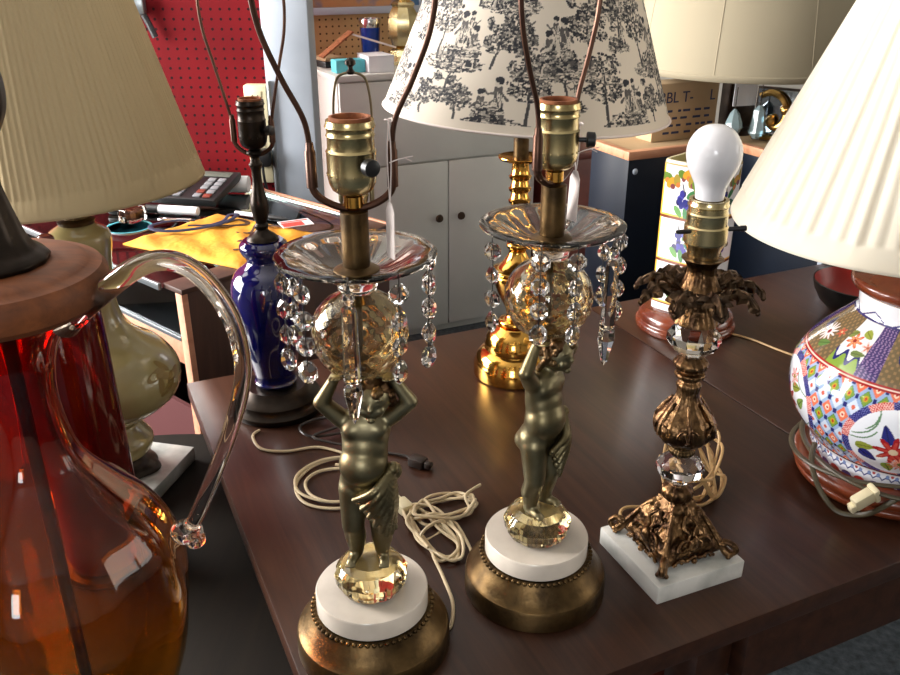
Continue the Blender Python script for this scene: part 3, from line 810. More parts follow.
    obj('switch_key', lathe([(-.034, 0), (-.034, .0016), (-.031, .0022), (.030, .0022), (.031, .0028), (.036, .0028), (.036, 0)], 12, mat=Matrix.Translation((lean(.412), -.006, .412)) @ spin(-math.degrees(ang) + 10) @ R), 'dark', s)
    bp = [(.4415, 0), (.4415, .0132), (.448, .0136), (.455, .0152), (.463, .0190), (.472, .0230), (.482, .0248), (.491, .0240), (.499, .0204), (.505, .0152), (.5085, .0084), (.5095, 0)]
    obj('light_bulb', lathe([bp[0]] + smooth_prof(bp[1:], 6), 56, lean=lean), 'bulb', t)
    fit(t, .096)
    P = [(.222, .768, ZC), (.216, .785, ZC + .004), (.226, .800, ZC + .003), (.25, .806, ZC), (.27, .81, ZC), (.29, .83, ZC)]
    cord(t, P + hank((.318, .846), 1.15, .120, .062, 9, 12, .065), .0022, 'cord_warm')
    return t
bronze_lamp()

# ------------------------------------------------------------------ blue vase lamp
def blue_lamp():
    t = thing('vase_lamp', 'cobalt blue vase lamp with a bare bronzed socket and harp at the table edge', 'lamp', (-.268, 1.173, TZ))
    obj('base', lathe([(0, 0), (0, .072), (.004, .0745), (.010, .0742), (.013, .069), (.017, .0665), (.024, .0665), (.028, .0625), (.031, .0555), (.037, .050), (.042, .047), (.0425, 0)], 72), 'iron', t)
    obj('vase_body', lathe(smooth_prof([(.043, .030), (.048, .0325), (.053, .0305), (.075, .0345), (.11, .0425), (.15, .0500), (.185, .0538), (.212, .0525), (.230, .0450), (.240, .0330), (.248, .0262), (.254, .0268), (.260, .0315), (.267, .0345), (.274, .0340), (.280, .0285)], 6), 72), 'cobalt', t)
    obj('shoulder_cap', lathe(smooth_prof([(.2805, .022), (.282, .0225), (.287, .0190), (.292, .0120), (.296, .0085)], 4), 40), 'iron', t)
    obj('stem', lathe(smooth_prof([(.2962, .0085), (.302, .0100), (.306, .0078), (.315, .0105), (.332, .0125), (.350, .0092), (.364, .0068), (.380, .0068), (.388, .0095), (.392, .0070), (.398, .0062), (.402, .0100), (.405, .0110), (.409, .0070)], 5), 36), 'iron', t)
    socket(t, .4095, .0188, .066, 'iron', knob=-25)
    harp(t, .402, .027, [(.42, .027), (.445, .028), (.475, .034), (.52, .045), (.56, .0545), (.60, .056), (.64, .046), (.66, .02)], .668, r=.0021, rot=-8)
    fit(t, .062)
    cord(t, [(-.286, .985, ZC), (-.292, .968, ZC), (-.272, .936, ZC), (-.235, .93, ZC), (-.19, .94, ZC), (-.14, .918, ZC), (-.115, .895, ZC + .003)]
         + [(-.15 + (.052 + .008 * math.sin(.45 * a)) * math.cos(a), .855 + .004 * math.sin(.6 * a) + (.046 + .009 * math.cos(.42 * a)) * math.sin(a), ZC + .0016 * (1 + math.sin(a * .7))) for a in np.linspace(.5, .5 + 6.4 * PI, 26)], .0022)
blue_lamp()

# ------------------------------------------------------------------ small lamp hidden behind the first cherub lamp, its dark cord
def slim_lamp():
    t = thing('slim_brass_lamp', 'slim lamp hidden behind the forward facing cherub lamp, its thin wire harp showing', 'lamp', (-.126, 1.127, TZ))
    obj('base', lathe(smooth_prof([(0, .03), (.0, .040), (.006, .041), (.012, .036), (.02, .022), (.03, .012)], 4), 40), 'brass', t)
    obj('stem', lathe(smooth_prof([(.031, .011), (.06, .008), (.10, .013), (.16, .016), (.22, .009), (.28, .007), (.32, .010), (.34, .006)], 5), 24), 'brass', t)
    socket(t, .341, .016, .055)
    harp(t, .338, .021, [(.36, .021), (.38, .022), (.42, .024), (.46, .0245), (.49, .022), (.508, .016)], .513, 'harp_thin', .0016, rot=0, sleeve=.025, sh=.02)
    obj('finial', lathe([(.511, 0), (.511, .004), (.514, .006), (.517, .003), (.520, .003), (.523, .007), (.527, .0065), (.530, .003), (.531, 0)], 16), 'iron', t)
    fit(t, .066)
    cord(t, [(-.12, .995, ZC), (-.16, .975, ZC + .002), (-.205, .962, ZC + .004), (-.225, .99, ZC + .004), (-.19, 1.012, ZC + .005), (-.165, .985, ZC + .008), (-.20, .955, ZC + .008), (-.15, .935, ZC + .006), (-.105, .93, ZC), (-.065, .918, ZC + .001), (-.052, .905, ZC + .003)], .0024, 'cord_dk')
    plug(t, (-.045, .897, TZ + .0005), -2.1, 'cord_dk')
slim_lamp()

# ------------------------------------------------------------------ brass lamp with the toile shade
def lincol(*c): return np.array(lin(c)[:3])

def toile_canvas(W, H, seed=4):
    """ink density of a toile print, one cell per millimetre: trees, figures, mounds"""
    K = np.zeros((H, W), np.float32); rnd = random.Random(seed)
    def dot(x, y, r, v=1.0, ry=None):
        ry = ry or r; x0, x1, y0, y1 = int(x - r - 1), int(x + r + 2), int(y - ry - 1), int(y + ry + 2)
        ys = np.arange(max(y0, 0), min(y1, H)); xs = np.arange(x0, x1)
        if len(ys) == 0: return
        m = ((xs[None, :] - x) / r) ** 2 + ((ys[:, None] - y) / ry) ** 2 <= 1
        sub = K[np.ix_(ys, xs % W)]; sub[m] = v; K[np.ix_(ys, xs % W)] = sub
    def line(x0, y0, x1, y1, r, v=1.0):
        n = max(2, int(math.hypot(x1 - x0, y1 - y0) / max(.7, r * .6)))
        for i in range(n + 1): dot(x0 + (x1 - x0) * i / n, y0 + (y1 - y0) * i / n, r, v)
    def leaves(x, y, R, n):
        for _ in range(n):
            a = rnd.uniform(0, 2 * PI); q = R * math.sqrt(rnd.random())
            dot(x + q * math.cos(a), y + q * math.sin(a) * .8, rnd.uniform(1.0, 2.6), rnd.choice((1, 1, .85, .5)), rnd.uniform(.9, 1.9))
    def tree(x, y, h, spread):
        px, py = x, y
        for i in range(6):
            nx, ny = px + rnd.uniform(-3, 3), py + h / 6; line(px, py, nx, ny, 1.9 - .2 * i, .95); px, py = nx, ny
            if i > 1:
                for s in (-1, 1):
                    bx, by = px + s * spread * rnd.uniform(.4, 1), py + rnd.uniform(0, 14); line(px, py, bx, by, .9, .9); leaves(bx, by, spread * rnd.uniform(.28, .45), 26)
        leaves(px, py, spread * .6, 40)
    def mound(x, y, w, h):
        for _ in range(int(w * h * .55)):
            a = rnd.uniform(0, 2 * PI); q = math.sqrt(rnd.random()); mx, my = x + w * q * math.cos(a), y + h * q * math.sin(a)
            l = rnd.uniform(2, 6); line(mx, my, mx + l, my + rnd.uniform(-1.5, 1.5), rnd.uniform(.5, 1.2), rnd.choice((1, .9, .6, .15)))
    def figure(x, y, h, s):
        hd = h * .085
        line(x, y + h * .30, x + s * h * .04, y + h * .72, h * .085, .9)                       # torso
        for i in range(10):                                                                  # skirt or coat
            a = -1 + 2 * i / 9; line(x, y + h * .45, x + a * h * .20 + s * h * .05, y + rnd.uniform(0, .06) * h, h * .022, rnd.choice((1, .9, .55, .2)))
        dot(x + s * h * .05, y + h * .84, hd * .85, .15, hd); dot(x + s * h * .03, y + h * .90, hd * 1.1, 1, hd * .7); dot(x + s * h * .0, y + h * .86, hd * .6, 1)
        line(x + s * h * .03, y + h * .68, x + s * h * .22, y + h * .60, h * .026, .85); line(x + s * h * .22, y + h * .60, x + s * h * .32, y + h * .70, h * .02, .85)
        line(x, y + h * .66, x - s * h * .15, y + h * .50, h * .028, .9)
        for _ in range(14): line(x + rnd.uniform(-.1, .1) * h, y + rnd.uniform(.1, .7) * h, x + rnd.uniform(-.1, .1) * h, y + rnd.uniform(.1, .7) * h, .5, .12)
    step = 152; k = 0
    for row, y0 in enumerate((2, 76, 150, 224)):
        for c in range(-(-W // step)):
            x = c * step + (76 if row % 2 else 0) + rnd.uniform(-8, 8); k += 1; f = 1 if k % 2 else -1
            mound(x - 6, y0 + 6, 44, 12)
            tree(x - 30 * f, y0 + 10, rnd.uniform(66, 84), 24); leaves(x - 30 * f, y0 + 60, 25, 170)
            figure(x, y0 + 10, 62, f); figure(x + 24 * f, y0 + 2, 54, -f); mound(x + 14 * f, y0 + 22, 18, 15); leaves(x - 14, y0 + 16, 16, 70)
            if k % 3: figure(x + 12 * f, y0 + 30, 42, f)
            tree(x + 50 * f, y0 + 4, 46, 15); leaves(x + 50 * f, y0 + 34, 14, 60)
            tree(x + 78, y0 + 34 + rnd.uniform(-8, 8), 44, 15); mound(x + 76, y0 + 34, 20, 6); figure(x + 88, y0 + 36, 38, f); leaves(x + 76, y0 + 40, 14, 60)
    return K

def toile_lamp():
    t = thing('brass_candlestick_lamp', 'polished brass column lamp with a flared black and white toile shade', 'lamp', (.107, 1.287, TZ))
    obj('base', lathe([(0, 0), (0, .066), (.002, .0685), (.022, .0685), (.026, .0665), (.030, .0655), (.040, .062), (.048, .054), (.050, .0505), (.058, .0510), (.064, .0490), (.072, .0475), (.084, .040), (.090, .0315), (.092, .0300), (.092, 0)], 72), 'brass', t)
    obj('knop', lathe(smooth_prof([(.0922, .024), (.096, .0285), (.102, .0275), (.107, .018), (.112, .0150), (.118, .0160)], 4), 48), 'brass', t)
    obj('urn_stem', lathe(smooth_prof([(.1182, .015), (.128, .019), (.150, .030), (.172, .0375), (.182, .0385), (.188, .034), (.1905, .0395), (.194, .0395), (.199, .030), (.212, .019), (.224, .0135), (.230, .0175), (.236, .0180), (.241, .0125)], 5), 60), 'brass', t)
    pr = [(.2412, .0125)]
    for k in range(6):
        z = .246 + k * .0185; pr += [(z, .0128), (z + .002, .0165), (z + .006, .0175), (z + .0085, .0150), (z + .012, .0138)]
    pr += [(.362, .0130), (.366, .0135)]
    obj('column', lathe(pr, 48), 'brass', t)
    obj('drip_pan', lathe([(.3662, .010), (.3668, .024), (.370, .0325), (.373, .0345), (.3745, .0340), (.372, .026), (.371, .010)], 56), 'brass', t)
    obj('candle_sleeve', lathe([(.3712, .0), (.3712, .0115), (.460, .0115), (.460, 0)], 32), 'brass_old', t)
    socket(t, .4605, .0170, .055)
    harp(t, .457, .022, [(.478, .022), (.50, .023), (.55, .045), (.60, .055), (.65, .045), (.665, .02)], .672)
    # shade
    NR, NC = 290, 1300; W, H = 1068, 300
    K = toile_canvas(W, H)
    z0, z1, r0, r1 = 0, .275, .2075, .101
    w = np.linspace(0, 1, NR)[:, None]; th = np.linspace(0, 2 * PI, NC, endpoint=False)[None, :]
    rr = r0 + (r1 - r0) * w
    V = np.stack([rr * np.cos(th), rr * np.sin(th), z0 + (z1 - z0) * w + 0 * th], -1)
    ink = K[np.clip((w * 295).astype(int), 0, H - 1), np.clip(((th / (2 * PI)) * W).astype(int), 0, W - 1)][..., None]
    ink = ink * np.where(w[..., None] < .045, .0, 1)
    pc = lincol(226, 214, 198) * (1 - ink) + lincol(44, 44, 50) * ink
    s = grid_obj('lamp_shade', V, 'toile', t, pc)
    s.location = (.004, 0, .441); s.rotation_euler = (0, math.radians(2.6), 0)
    so = s.modifiers.new('thickness', 'SOLIDIFY'); so.thickness = .0012
    bm = bmesh.new()
    add_tube(bm, [(.2078 * math.cos(a), .2078 * math.sin(a), .002) for a in np.linspace(0, 2 * PI, 97)[:-1]], .0016, 6, 1, True)
    obj('shade_rim', bm, 'tagp', s)
    bm = bmesh.new()
    add_tube(bm, [(.099 * math.cos(a), .099 * math.sin(a), .273) for a in np.linspace(0, 2 * PI, 49)[:-1]], .0016, 6, 1, True)
    for a in (0, 2.1, 4.2): add_tube(bm, [(.01 * math.cos(a), .01 * math.sin(a), .262), (.099 * math.cos(a), .099 * math.sin(a), .273)], .0014, 6, 1)
    obj('spider_ring', bm, 'harp', s)
    fit(t, .057)
    cord(t, [(.135, 1.10, ZC), (.15, 1.075, ZC + .004), (.175, 1.08, ZC + .012), (.18, 1.105, ZC + .006), (.155, 1.115, ZC + .003), (.14, 1.085, ZC + .01), (.165, 1.06, ZC + .004), (.15, 1.045, ZC)], .0024, 'brass_old')
toile_lamp()

# ------------------------------------------------------------------ ceramic tile lamp
def tile_lamp():
    t = thing('ceramic_column_lamp', 'square white ceramic column lamp painted with grapes, on a round wooden foot', 'lamp', (.443, 1.484, TZ))
    obj('foot', lathe(smooth_prof([(0, .088), (.002, .092), (.012, .093), (.018, .088), (.024, .0885), (.032, .086), (.038, .080), (.041, .076)], 4) + [(.041, 0)], 64), 'rosewood', t)
    hs = .0515; NC, NR = 640, 320; z0, z1 = .0415, .322
    per = np.linspace(0, 4, NC, endpoint=False); f = np.floor(per).astype(int); p = per - f
    # superellipse: square with softly rounded corners
    a = per * PI / 2 + PI / 4
    c, s = np.cos(a), np.sin(a); q = hs / (np.abs(c) ** 9 + np.abs(s) ** 9) ** (1 / 9)
    z = np.linspace(z0, z1, NR)[:, None]
    X = (q * c)[None, :] + 0 * z; Y = (q * s)[None, :] + 0 * z
    R45 = math.radians(45)
    V = np.stack([X * math.cos(R45) - Y * math.sin(R45), X * math.sin(R45) + Y * math.cos(R45), z + 0 * X], -1)
    edges = [.0415, .055, .141, .226, .322]
    P = np.broadcast_to(p[None, :], X.shape); Z = z + 0 * X
    pc = np.ones(X.shape + (3,)) * lincol(232, 230, 232)
    def put(m, *col): pc[m] = lincol(*col)
    rnd = random.Random(11)
    def ell(cx, cy, rx, ry, rot=0):
        dx, dy = (P - cx) * .103, Z - cy
        u = dx * math.cos(rot) + dy * math.sin(rot); v = -dx * math.sin(rot) + dy * math.cos(rot)
        return (u / rx) ** 2 + (v / ry) ** 2 < 1
    for k in range(4):
        b0, b1 = edges[k], edges[k + 1]; h = b1 - b0
        if k == 0: continue
        row = (Z >= b0) & (Z < b1)
        put(row & ((P < .045) | (P > .955)), 236, 176, 60); put(row & (Z < b0 + .006), 236, 186, 84)
        cy = b0 + h * (.50 if k < 3 else .36)
        for _ in range(16):
            put(ell(.48 + rnd.uniform(-.13, .13), cy + rnd.uniform(-.016, .014), .0062, .0062), *rnd.choice(((30, 34, 110), (44, 40, 130), (60, 60, 150), (26, 24, 80))))
        for j, (dx, dy, rt) in enumerate(((.16, .012, .6), (.22, -.006, -.4), (-.12, -.022, 2.4), (.06, -.026, 1.9))):
            put(ell(.48 + dx, cy + dy, .013, .0062, rt), *((52, 112, 62), (36, 96, 80), (84, 138, 60), (52, 112, 62))[j])
        put(ell(.44, cy + .022, .0016, .010, .4), 60, 60, 70)
        if k == 3:
            for j in range(9):
                yy = b1 - .020 - .010 * math.sin(j * 1.3) - .004
                put(ell(.06 + j * .11, yy, .012, .0075, j * .9), *((90, 120, 40), (196, 140, 40), (150, 130, 50))[j % 3])
                put(ell(.09 + j * .11, yy - .007, .005, .005), *((190, 110, 50), (120, 60, 60))[j % 2])
    for b in edges[1:4]: put(np.abs(Z - b) < .0026, 120, 62, 34)
    put(np.abs(Z - z1) < .003, 190, 160, 110)
    put((Z < edges[1]), 232, 230, 232)
    grid_obj('tiled_column', V, 'tiles', t, pc)
    bm = bmesh.new()
    for zz, k in ((.3215, .985), (.3255, .95), (.3255, .86), (.316, .82)):
        pass
    sq = [(.3215, 1.0), (.3265, .985), (.3265, .88), (.31, .86), (.31, 0)]
    rows = []
    for zz, k in sq:
        if k == 0: rows.append([bm.verts.new((0, 0, zz))] * 48); continue
        row = []
        for j in range(48):
            a = 2 * PI * j / 48; qq = k * hs / (abs(math.cos(a)) ** 9 + abs(math.sin(a)) ** 9) ** (1 / 9); a2 = a + R45
            row.append(bm.verts.new((qq * math.cos(a2), qq * math.sin(a2), zz)))
        rows.append(row)
    for A, B in zip(rows, rows[1:]):
        for j in range(48):
            vs = (A[j], A[(j + 1) % 48], B[(j + 1) % 48], B[j])
            bm.faces.new(vs if B[0] is not B[1] else vs[:3])
    obj('top_rim', bm, 'cream', t)
    fit(t, .05)
    cord(t, [(.53, 1.31, ZC), (.56, 1.285, ZC), (.60, 1.235, ZC), (.66, 1.18, ZC), (.74, 1.16, ZC)], .0022, 'cord_warm')
tile_lamp()

# ------------------------------------------------------------------ big painted vase lamp on the right
def pleated_shade(parent, mat, zb, rb, zt, rt, n, depth, hem, name='lamp_shade', seed=1):
    rnd = np.random.RandomState(seed); NC = n * 6; rows = [0, .25, .5, .75, 1]
    ph = np.arange(NC) / 6.0; saw = (ph % 1); off = rnd.uniform(.4, 1.3, n)[np.floor(ph).astype(int) % n]
    fold = depth * off * np.where(saw < .62, saw / .62, (1 - saw) / .38) - depth * .5
    th = 2 * PI * np.arange(NC) / NC
    ws = np.r_[0, .012, hem, hem + .006, np.linspace(hem + .02, 1, 14)]
    V = []
    for w in ws:
        r = rb + (rt - rb) * w
        amp = 0 if w <= hem else 1
        q = r + (fold * amp * (r / rb) if amp else depth * .45 + 0 * fold)
        V.append(np.stack([q * np.cos(th), q * np.sin(th), np.full(NC, zb + (zt - zb) * w)], -1))
    o = grid_obj(name, np.array(V), mat, parent)
    so = o.modifiers.new('thickness', 'SOLIDIFY'); so.thickness = .0012
    bm = bmesh.new()
    for r, z in ((rb - .002, zb + .002), (rt - .002, zt - .002)):
        add_tube(bm, [(r * math.cos(a), r * math.sin(a), z) for a in np.linspace(0, 2 * PI, 97)[:-1]], .0022, 6, 1, True)
    for a in (.3, 2.4, 4.5): add_tube(bm, [(.008 * math.cos(a), .008 * math.sin(a), zt - .012), (rt * math.cos(a), rt * math.sin(a), zt - .002)], .0016, 6, 1)
    obj('shade_frame', bm, 'ivory', o)
    return o

def imari_lamp():
    t = thing('painted_vase_lamp', 'round porcelain vase lamp with red, blue and green enamel lattice and flower medallions', 'lamp', (.585, .978, TZ))
    obj('wooden_stand', lathe(smooth_prof([(0, .098), (.0005, .108), (.006, .114), (.012, .1145), (.015, .112), (.020, .119), (.028, .1215), (.034, .1185), (.038, .1100), (.040, .104)], 4) + [(.040, 0)], 96), 'terracotta', t)
    zz, rr = prof_interp([(.0405, .098), (.047, .1005), (.055, .1015), (.062, .103), (.075, .1115), (.095, .1265), (.12, .1370), (.14, .1396), (.165, .1380), (.19, .1265), (.205, .1155), (.220, .1020), (.234, .0880), (.246, .0775), (.254, .0740), (.262, .0742), (.2755, .0752)], 300)
    NC = 900; th = np.linspace(0, 2 * PI, NC, endpoint=False)
    V = np.stack([rr[:, None] * np.cos(th), rr[:, None] * np.sin(th), zz[:, None] + 0 * th], -1)
    Z = zz[:, None] + 0 * th; T = th[None, :] + 0 * Z
    arc = np.r_[0, np.cumsum(np.hypot(np.diff(zz), np.diff(rr)))]
    A = arc[:, None] + 0 * Z; a_of = lambda z: float(np.interp(z, zz, arc))
    pc = np.ones(Z.shape + (3,)) * lincol(238, 238, 244)
    def put(m, *c): pc[m] = lincol(*c)
    Rm = .137
    navy, red, orange, green, pale = (34, 38, 110), (168, 34, 44), (232, 118, 84), (120, 156, 62), (150, 176, 214)
    # --- lattice on the body
    a0, a1 = a_of(.0665), a_of(.189)
    body = (A > a0) & (A < a1)
    n = 82; du = 2 * PI / n
    ua = T / du; va = (A - a0) / .0148
    i1 = ua * .5 + va * .5; i2 = ua * .5 - va * .5
    f1, f2 = i1 - np.floor(i1), i2 - np.floor(i2)
    k1, k2 = np.floor(i1).astype(int), np.floor(i2).astype(int)
    typ = (k1 + 2 * k2) % 3
    e = np.minimum(np.minimum(f1, 1 - f1), np.minimum(f2, 1 - f2))
    put(body, *pale)
    cell = body & (e > .13)
    put(cell & (typ == 0), *orange); put(cell & (typ == 1), 212, 222, 240); put(cell & (typ == 2), *green)
    d = np.hypot(f1 - .5, f2 - .5)
    put(cell & (d < .20) & (typ == 0), 252, 214, 190); put(cell & (d < .09) & (typ == 0), 190, 50, 40)
    put(cell & (d < .15) & (typ == 1), 216, 104, 80)
    put(cell & (d < .20) & (typ == 2), 196, 160, 40); put(cell & (d < .10) & (typ == 2), 176, 50, 40)
    put(cell & (e > .13) & (e < .17) & (typ == 2), 80, 120, 60)
    put(body & (np.minimum(f1, 1 - f1) + np.minimum(f2, 1 - f2) < .20), *navy)
    # --- flower medallions
    def flower(p, q, cx, cy, R, n, ph, c1, c2, core, inside):
        x, y = p - cx, q - cy; r = np.hypot(x, y); an = np.arctan2(y, x)
        m = inside & (r < R * (.72 + .28 * np.cos(n * an + ph))); put(m, *c1)
        put(m & (r < R * .72 * (.6 + .4 * np.cos(n * an + ph))), *c2); put(inside & (r < R * .22), *core)
    def leaf(p, q, cx, cy, L, W, rot, c, inside):
        x, y = p - cx, q - cy; u = x * math.cos(rot) + y * math.sin(rot); v = -x * math.sin(rot) + y * math.cos(rot)
        m = inside & ((u / L) ** 2 + (v / (W * (1.05 - .5 * u / L))) ** 2 < 1); put(m, *c); put(m & (np.abs(v) < W * .12), *[k * .7 for k in c])
    ac = a_of(.118)
    for k in range(5):
        t0 = -PI / 2 - .60 + k * 2 * PI / 5 + .12
        dT = (T - t0 + PI) % (2 * PI) - PI
        p = dT * Rm; q = A - ac
        rad = np.hypot(p / .054, q / .056)
        ring = body & (rad < 1.17); put(ring, *navy)
        an = np.arctan2(q / .056, p / .054)
        put(ring & (np.floor(an / (PI / 7)) % 2 == 0), 206, 70, 72); put(ring & (np.floor(an / (PI / 7)) % 2 == 0) & ((np.floor(an * 40) + np.floor(rad * 24)) % 2 == 0), 240, 190, 180)
        put(ring & (np.floor(an / (PI / 7)) % 2 == 1) & (np.sin(an * 90) * np.sin(rad * 120) > .2), 110, 112, 180)
        ins = body & (rad < 1.0); put(ins, 240, 242, 250)
        for cx, cy, rt, L in ((-.030, .022, .9, .022), (-.036, .008, .5, .018), (-.026, .034, 1.2, .016), (.034, -.03, .3, .02), (.03, .03, -.7, .02)):
            x = p - cx; y = q - cy; u = x * math.cos(rt) + y * math.sin(rt); v = -x * math.sin(rt) + y * math.cos(rt)
            put(ins & (np.abs(v - u * u * 18) < .0010) & (np.abs(u) < L), 104, 140, 104)
        leaf(p, q, -.034, -.006, .012, .006, .2, (150, 158, 60), ins); leaf(p, q, .022, .022, .012, .006, .3, (140, 150, 60), ins)
        leaf(p, q, -.004, -.040, .012, .007, -1.2, (132, 160, 60), ins); leaf(p, q, -.030, -.022, .013, .007, -.6, (40, 42, 120), ins)
        leaf(p, q, -.012, .020, .014, .006, 1.9, (40, 42, 120), ins); leaf(p, q, .030, -.028, .015, .006, 2.3, (40, 42, 120), ins); leaf(p, q, .036, .006, .012, .006, .9, (120, 150, 70), ins)
        flower(p, q, .012, .034, .013, 7, 1, (214, 96, 96), (246, 210, 200), (150, 140, 60), ins)
        flower(p, q, -.002, -.004, .024, 8, .4, (170, 30, 36), (206, 70, 60), (240, 214, 180), ins)
        flower(p, q, .010, -.026, .018, 14, 0, (222, 90, 70), (246, 180, 150), (120, 110, 50), ins)
    # --- red bands, shoulder panels, neck
    put((A > a1 - .001) & (A < a1 + .0065), 164, 36, 36); put((A > a1 + .0018) & (A < a1 + .0035), 240, 214, 200)
    b0, b1 = a1 + .0065, a_of(.247)
    sh = (A >= b0) & (A < b1); hb = b1 - b0
    put(sh, 112, 96, 70)
    w = ((T + PI / 2 + .30) / (2 * PI / 5)) % 1; wv = (A - b0) / hb
    put(sh & ((np.sin(T * 80) * np.sin(A * 600)) > .35), 150, 120, 84)
    pur = sh & (w > .44) & (w < .62); put(pur, 58, 44, 104); put(pur & (np.sin(T * 130 + 3 * np.sin(A * 400)) * np.sin(A * 900) > .25), 148, 120, 170)
    wht = sh & (w > .16) & (w < .44); put(wht, 232, 232, 234)
    edge = .28 + .10 * np.sin(w * 52)
    put(wht & (wv < edge), 40, 42, 110); put(wht & (wv < edge - .10), 134, 164, 66)
    px_, qy = (w - .30) * (2 * PI / 5) * .105, (wv - .5) * hb
    flower(px_, qy, -.006, .004, .012, 7, 0, (214, 96, 60), (240, 160, 110), (150, 50, 40), wht)
    flower(px_, qy, .016, .002, .009, 6, 0, (226, 200, 200), (206, 130, 110), (170, 90, 60), wht)
    leaf(px_, qy, -.016, .012, .008, .005, .6, (128, 140, 70), wht); leaf(px_, qy, .006, .018, .008, .005, -.5, (150, 160, 60), wht); leaf(px_, qy, .010, -.010, .009, .004, .2, (110, 130, 70), wht)
    lw = sh & ((w < .16) | (w >= .62)); w2 = np.where(w >= .62, w - 1, w); pl, ql = (w2 + .11) * (2 * PI / 5) * .115, (wv - .42) * hb
    flower(pl, ql, 0, 0, .016, 12, 0, (236, 224, 224), (246, 240, 240), (150, 50, 60), lw)
    flower(pl, ql, .022, .010, .008, 6, 0, (206, 110, 80), (190, 70, 60), (240, 200, 150), lw)
    leaf(pl, ql, .014, -.014, .010, .005, .5, (96, 132, 70), lw); leaf(pl, ql, -.020, .008, .010, .005, 2, (44, 48, 104), lw)
    nk = A >= b1; put(nk, 240, 240, 246)
    tri = np.abs(((T / (2 * PI / 10)) % 1) - .5) * 2
    put(nk & (A < b1 + .0025), 60, 56, 110); put(nk & (np.abs((A - b1) - .012 * (1 - tri)) < .0012), 64, 62, 120)
    # --- foot bands
    lo = A <= a0; put(lo, 232, 234, 242)
    put((A > a0 - .002) & (A < a0 + .0015), 96, 60, 60)
    s5 = np.sin(T * 30); put(lo & (np.abs((A - a0 + .016) - .005 * np.abs(s5)) < .0014), 52, 60, 120)
    put(lo & (np.hypot(((T * 30 / PI) % 1 - .5) * .0145, A - a0 + .009) < .0032), 120, 140, 190); put(lo & (np.hypot(((T * 15 / PI) % 1 - .5) * .029, A - a0 + .0075) < .0026), 176, 70, 70)
    put(lo & (A < a_of(.050)), 226, 228, 238); sc = ((T * 18 / PI) % 1 - .5)
    put(lo & (A < a_of(.050)) & (np.hypot(sc * .017, A) < .0068), 70, 52, 120); put(lo & (A < a_of(.050)) & (np.hypot(sc * .017, A) < .0068) & (np.floor(T * 18 / PI) % 2 == 0), 186, 50, 50)
    grid_obj('vase_body', V, 'imari', t, pc)
    obj('turned_cap', lathe(smooth_prof([(.276, .064), (.2765, .078), (.280, .0845), (.286, .0875), (.292, .0860), (.2945, .076), (.300, .064), (.306, .052), (.310, .040), (.312, .028)], 4) + [(.312, 0)], 72), 'rosewood', t)
    obj('gilt_ring', lathe([(.2758, .070), (.2758, .0785), (.2768, .0785), (.2768, .070)], 64), 'brass', t)
    obj('stem', lathe([(.3122, .012), (.318, .014), (.324, .009), (.40, .008), (.400, 0)], 24), 'brass_old', t)
    socket(t, .4005, .0187, .062)
    harp(t, .398, .03, [(.42, .03), (.45, .032), (.50, .055), (.55, .062), (.60, .05), (.625, .02)], .633)
    sh = pleated_shade(t, 'shade_white', .372, .2394, .640, .098, 76, .0060, .075)
    sh.rotation_euler = (0, -.085, 0); sh.location = (.033, 0, .009)
    # flex wound round the foot, with an ivory plug
    rad = [(.112 + .010 * math.sin(2.3 * a) + .004, a, .048 + .006 * math.sin(1.7 * a) + .0005 * a) for a in np.linspace(-PI * 1.25, PI * 2.6, 46)]
    pts = [(r * math.cos(a), r * math.sin(a), z) for r, a, z in rad]
    obj('power_cord', tube([(-.108, -.014, .062), (-.119, -.035, .052), (-.123, -.060, .040), (-.116, -.078, .022), (-.100, -.089, .0045), (-.080, -.098, .0045)] + [(-.065, -.1115, .02), (-.045, -.1195, .047)] , .0036, 8, 8, flat=.6), 'cord_gn', t)
    obj('power_cord', tube([(1.035 * x, 1.035 * y, z) for x, y, z in pts], .0038, 8, 4, flat=.7), 'cord_gn', t)
    bm = bmesh.new()
    add_box(bm, -.014, .014, -.0065, .0065, -.012, .012, .003); add_box(bm, .012, .020, -.0085, .0085, -.014, .014, .003); add_box(bm, -.020, -.012, -.005, .005, -.013, .002, .002)
    obj('plug', bm, 'ivory', t, loc=(-.082, -.110, .0385), rot=(.25, -.5, .22))
    return t
IM = imari_lamp(); fit(IM, .078)

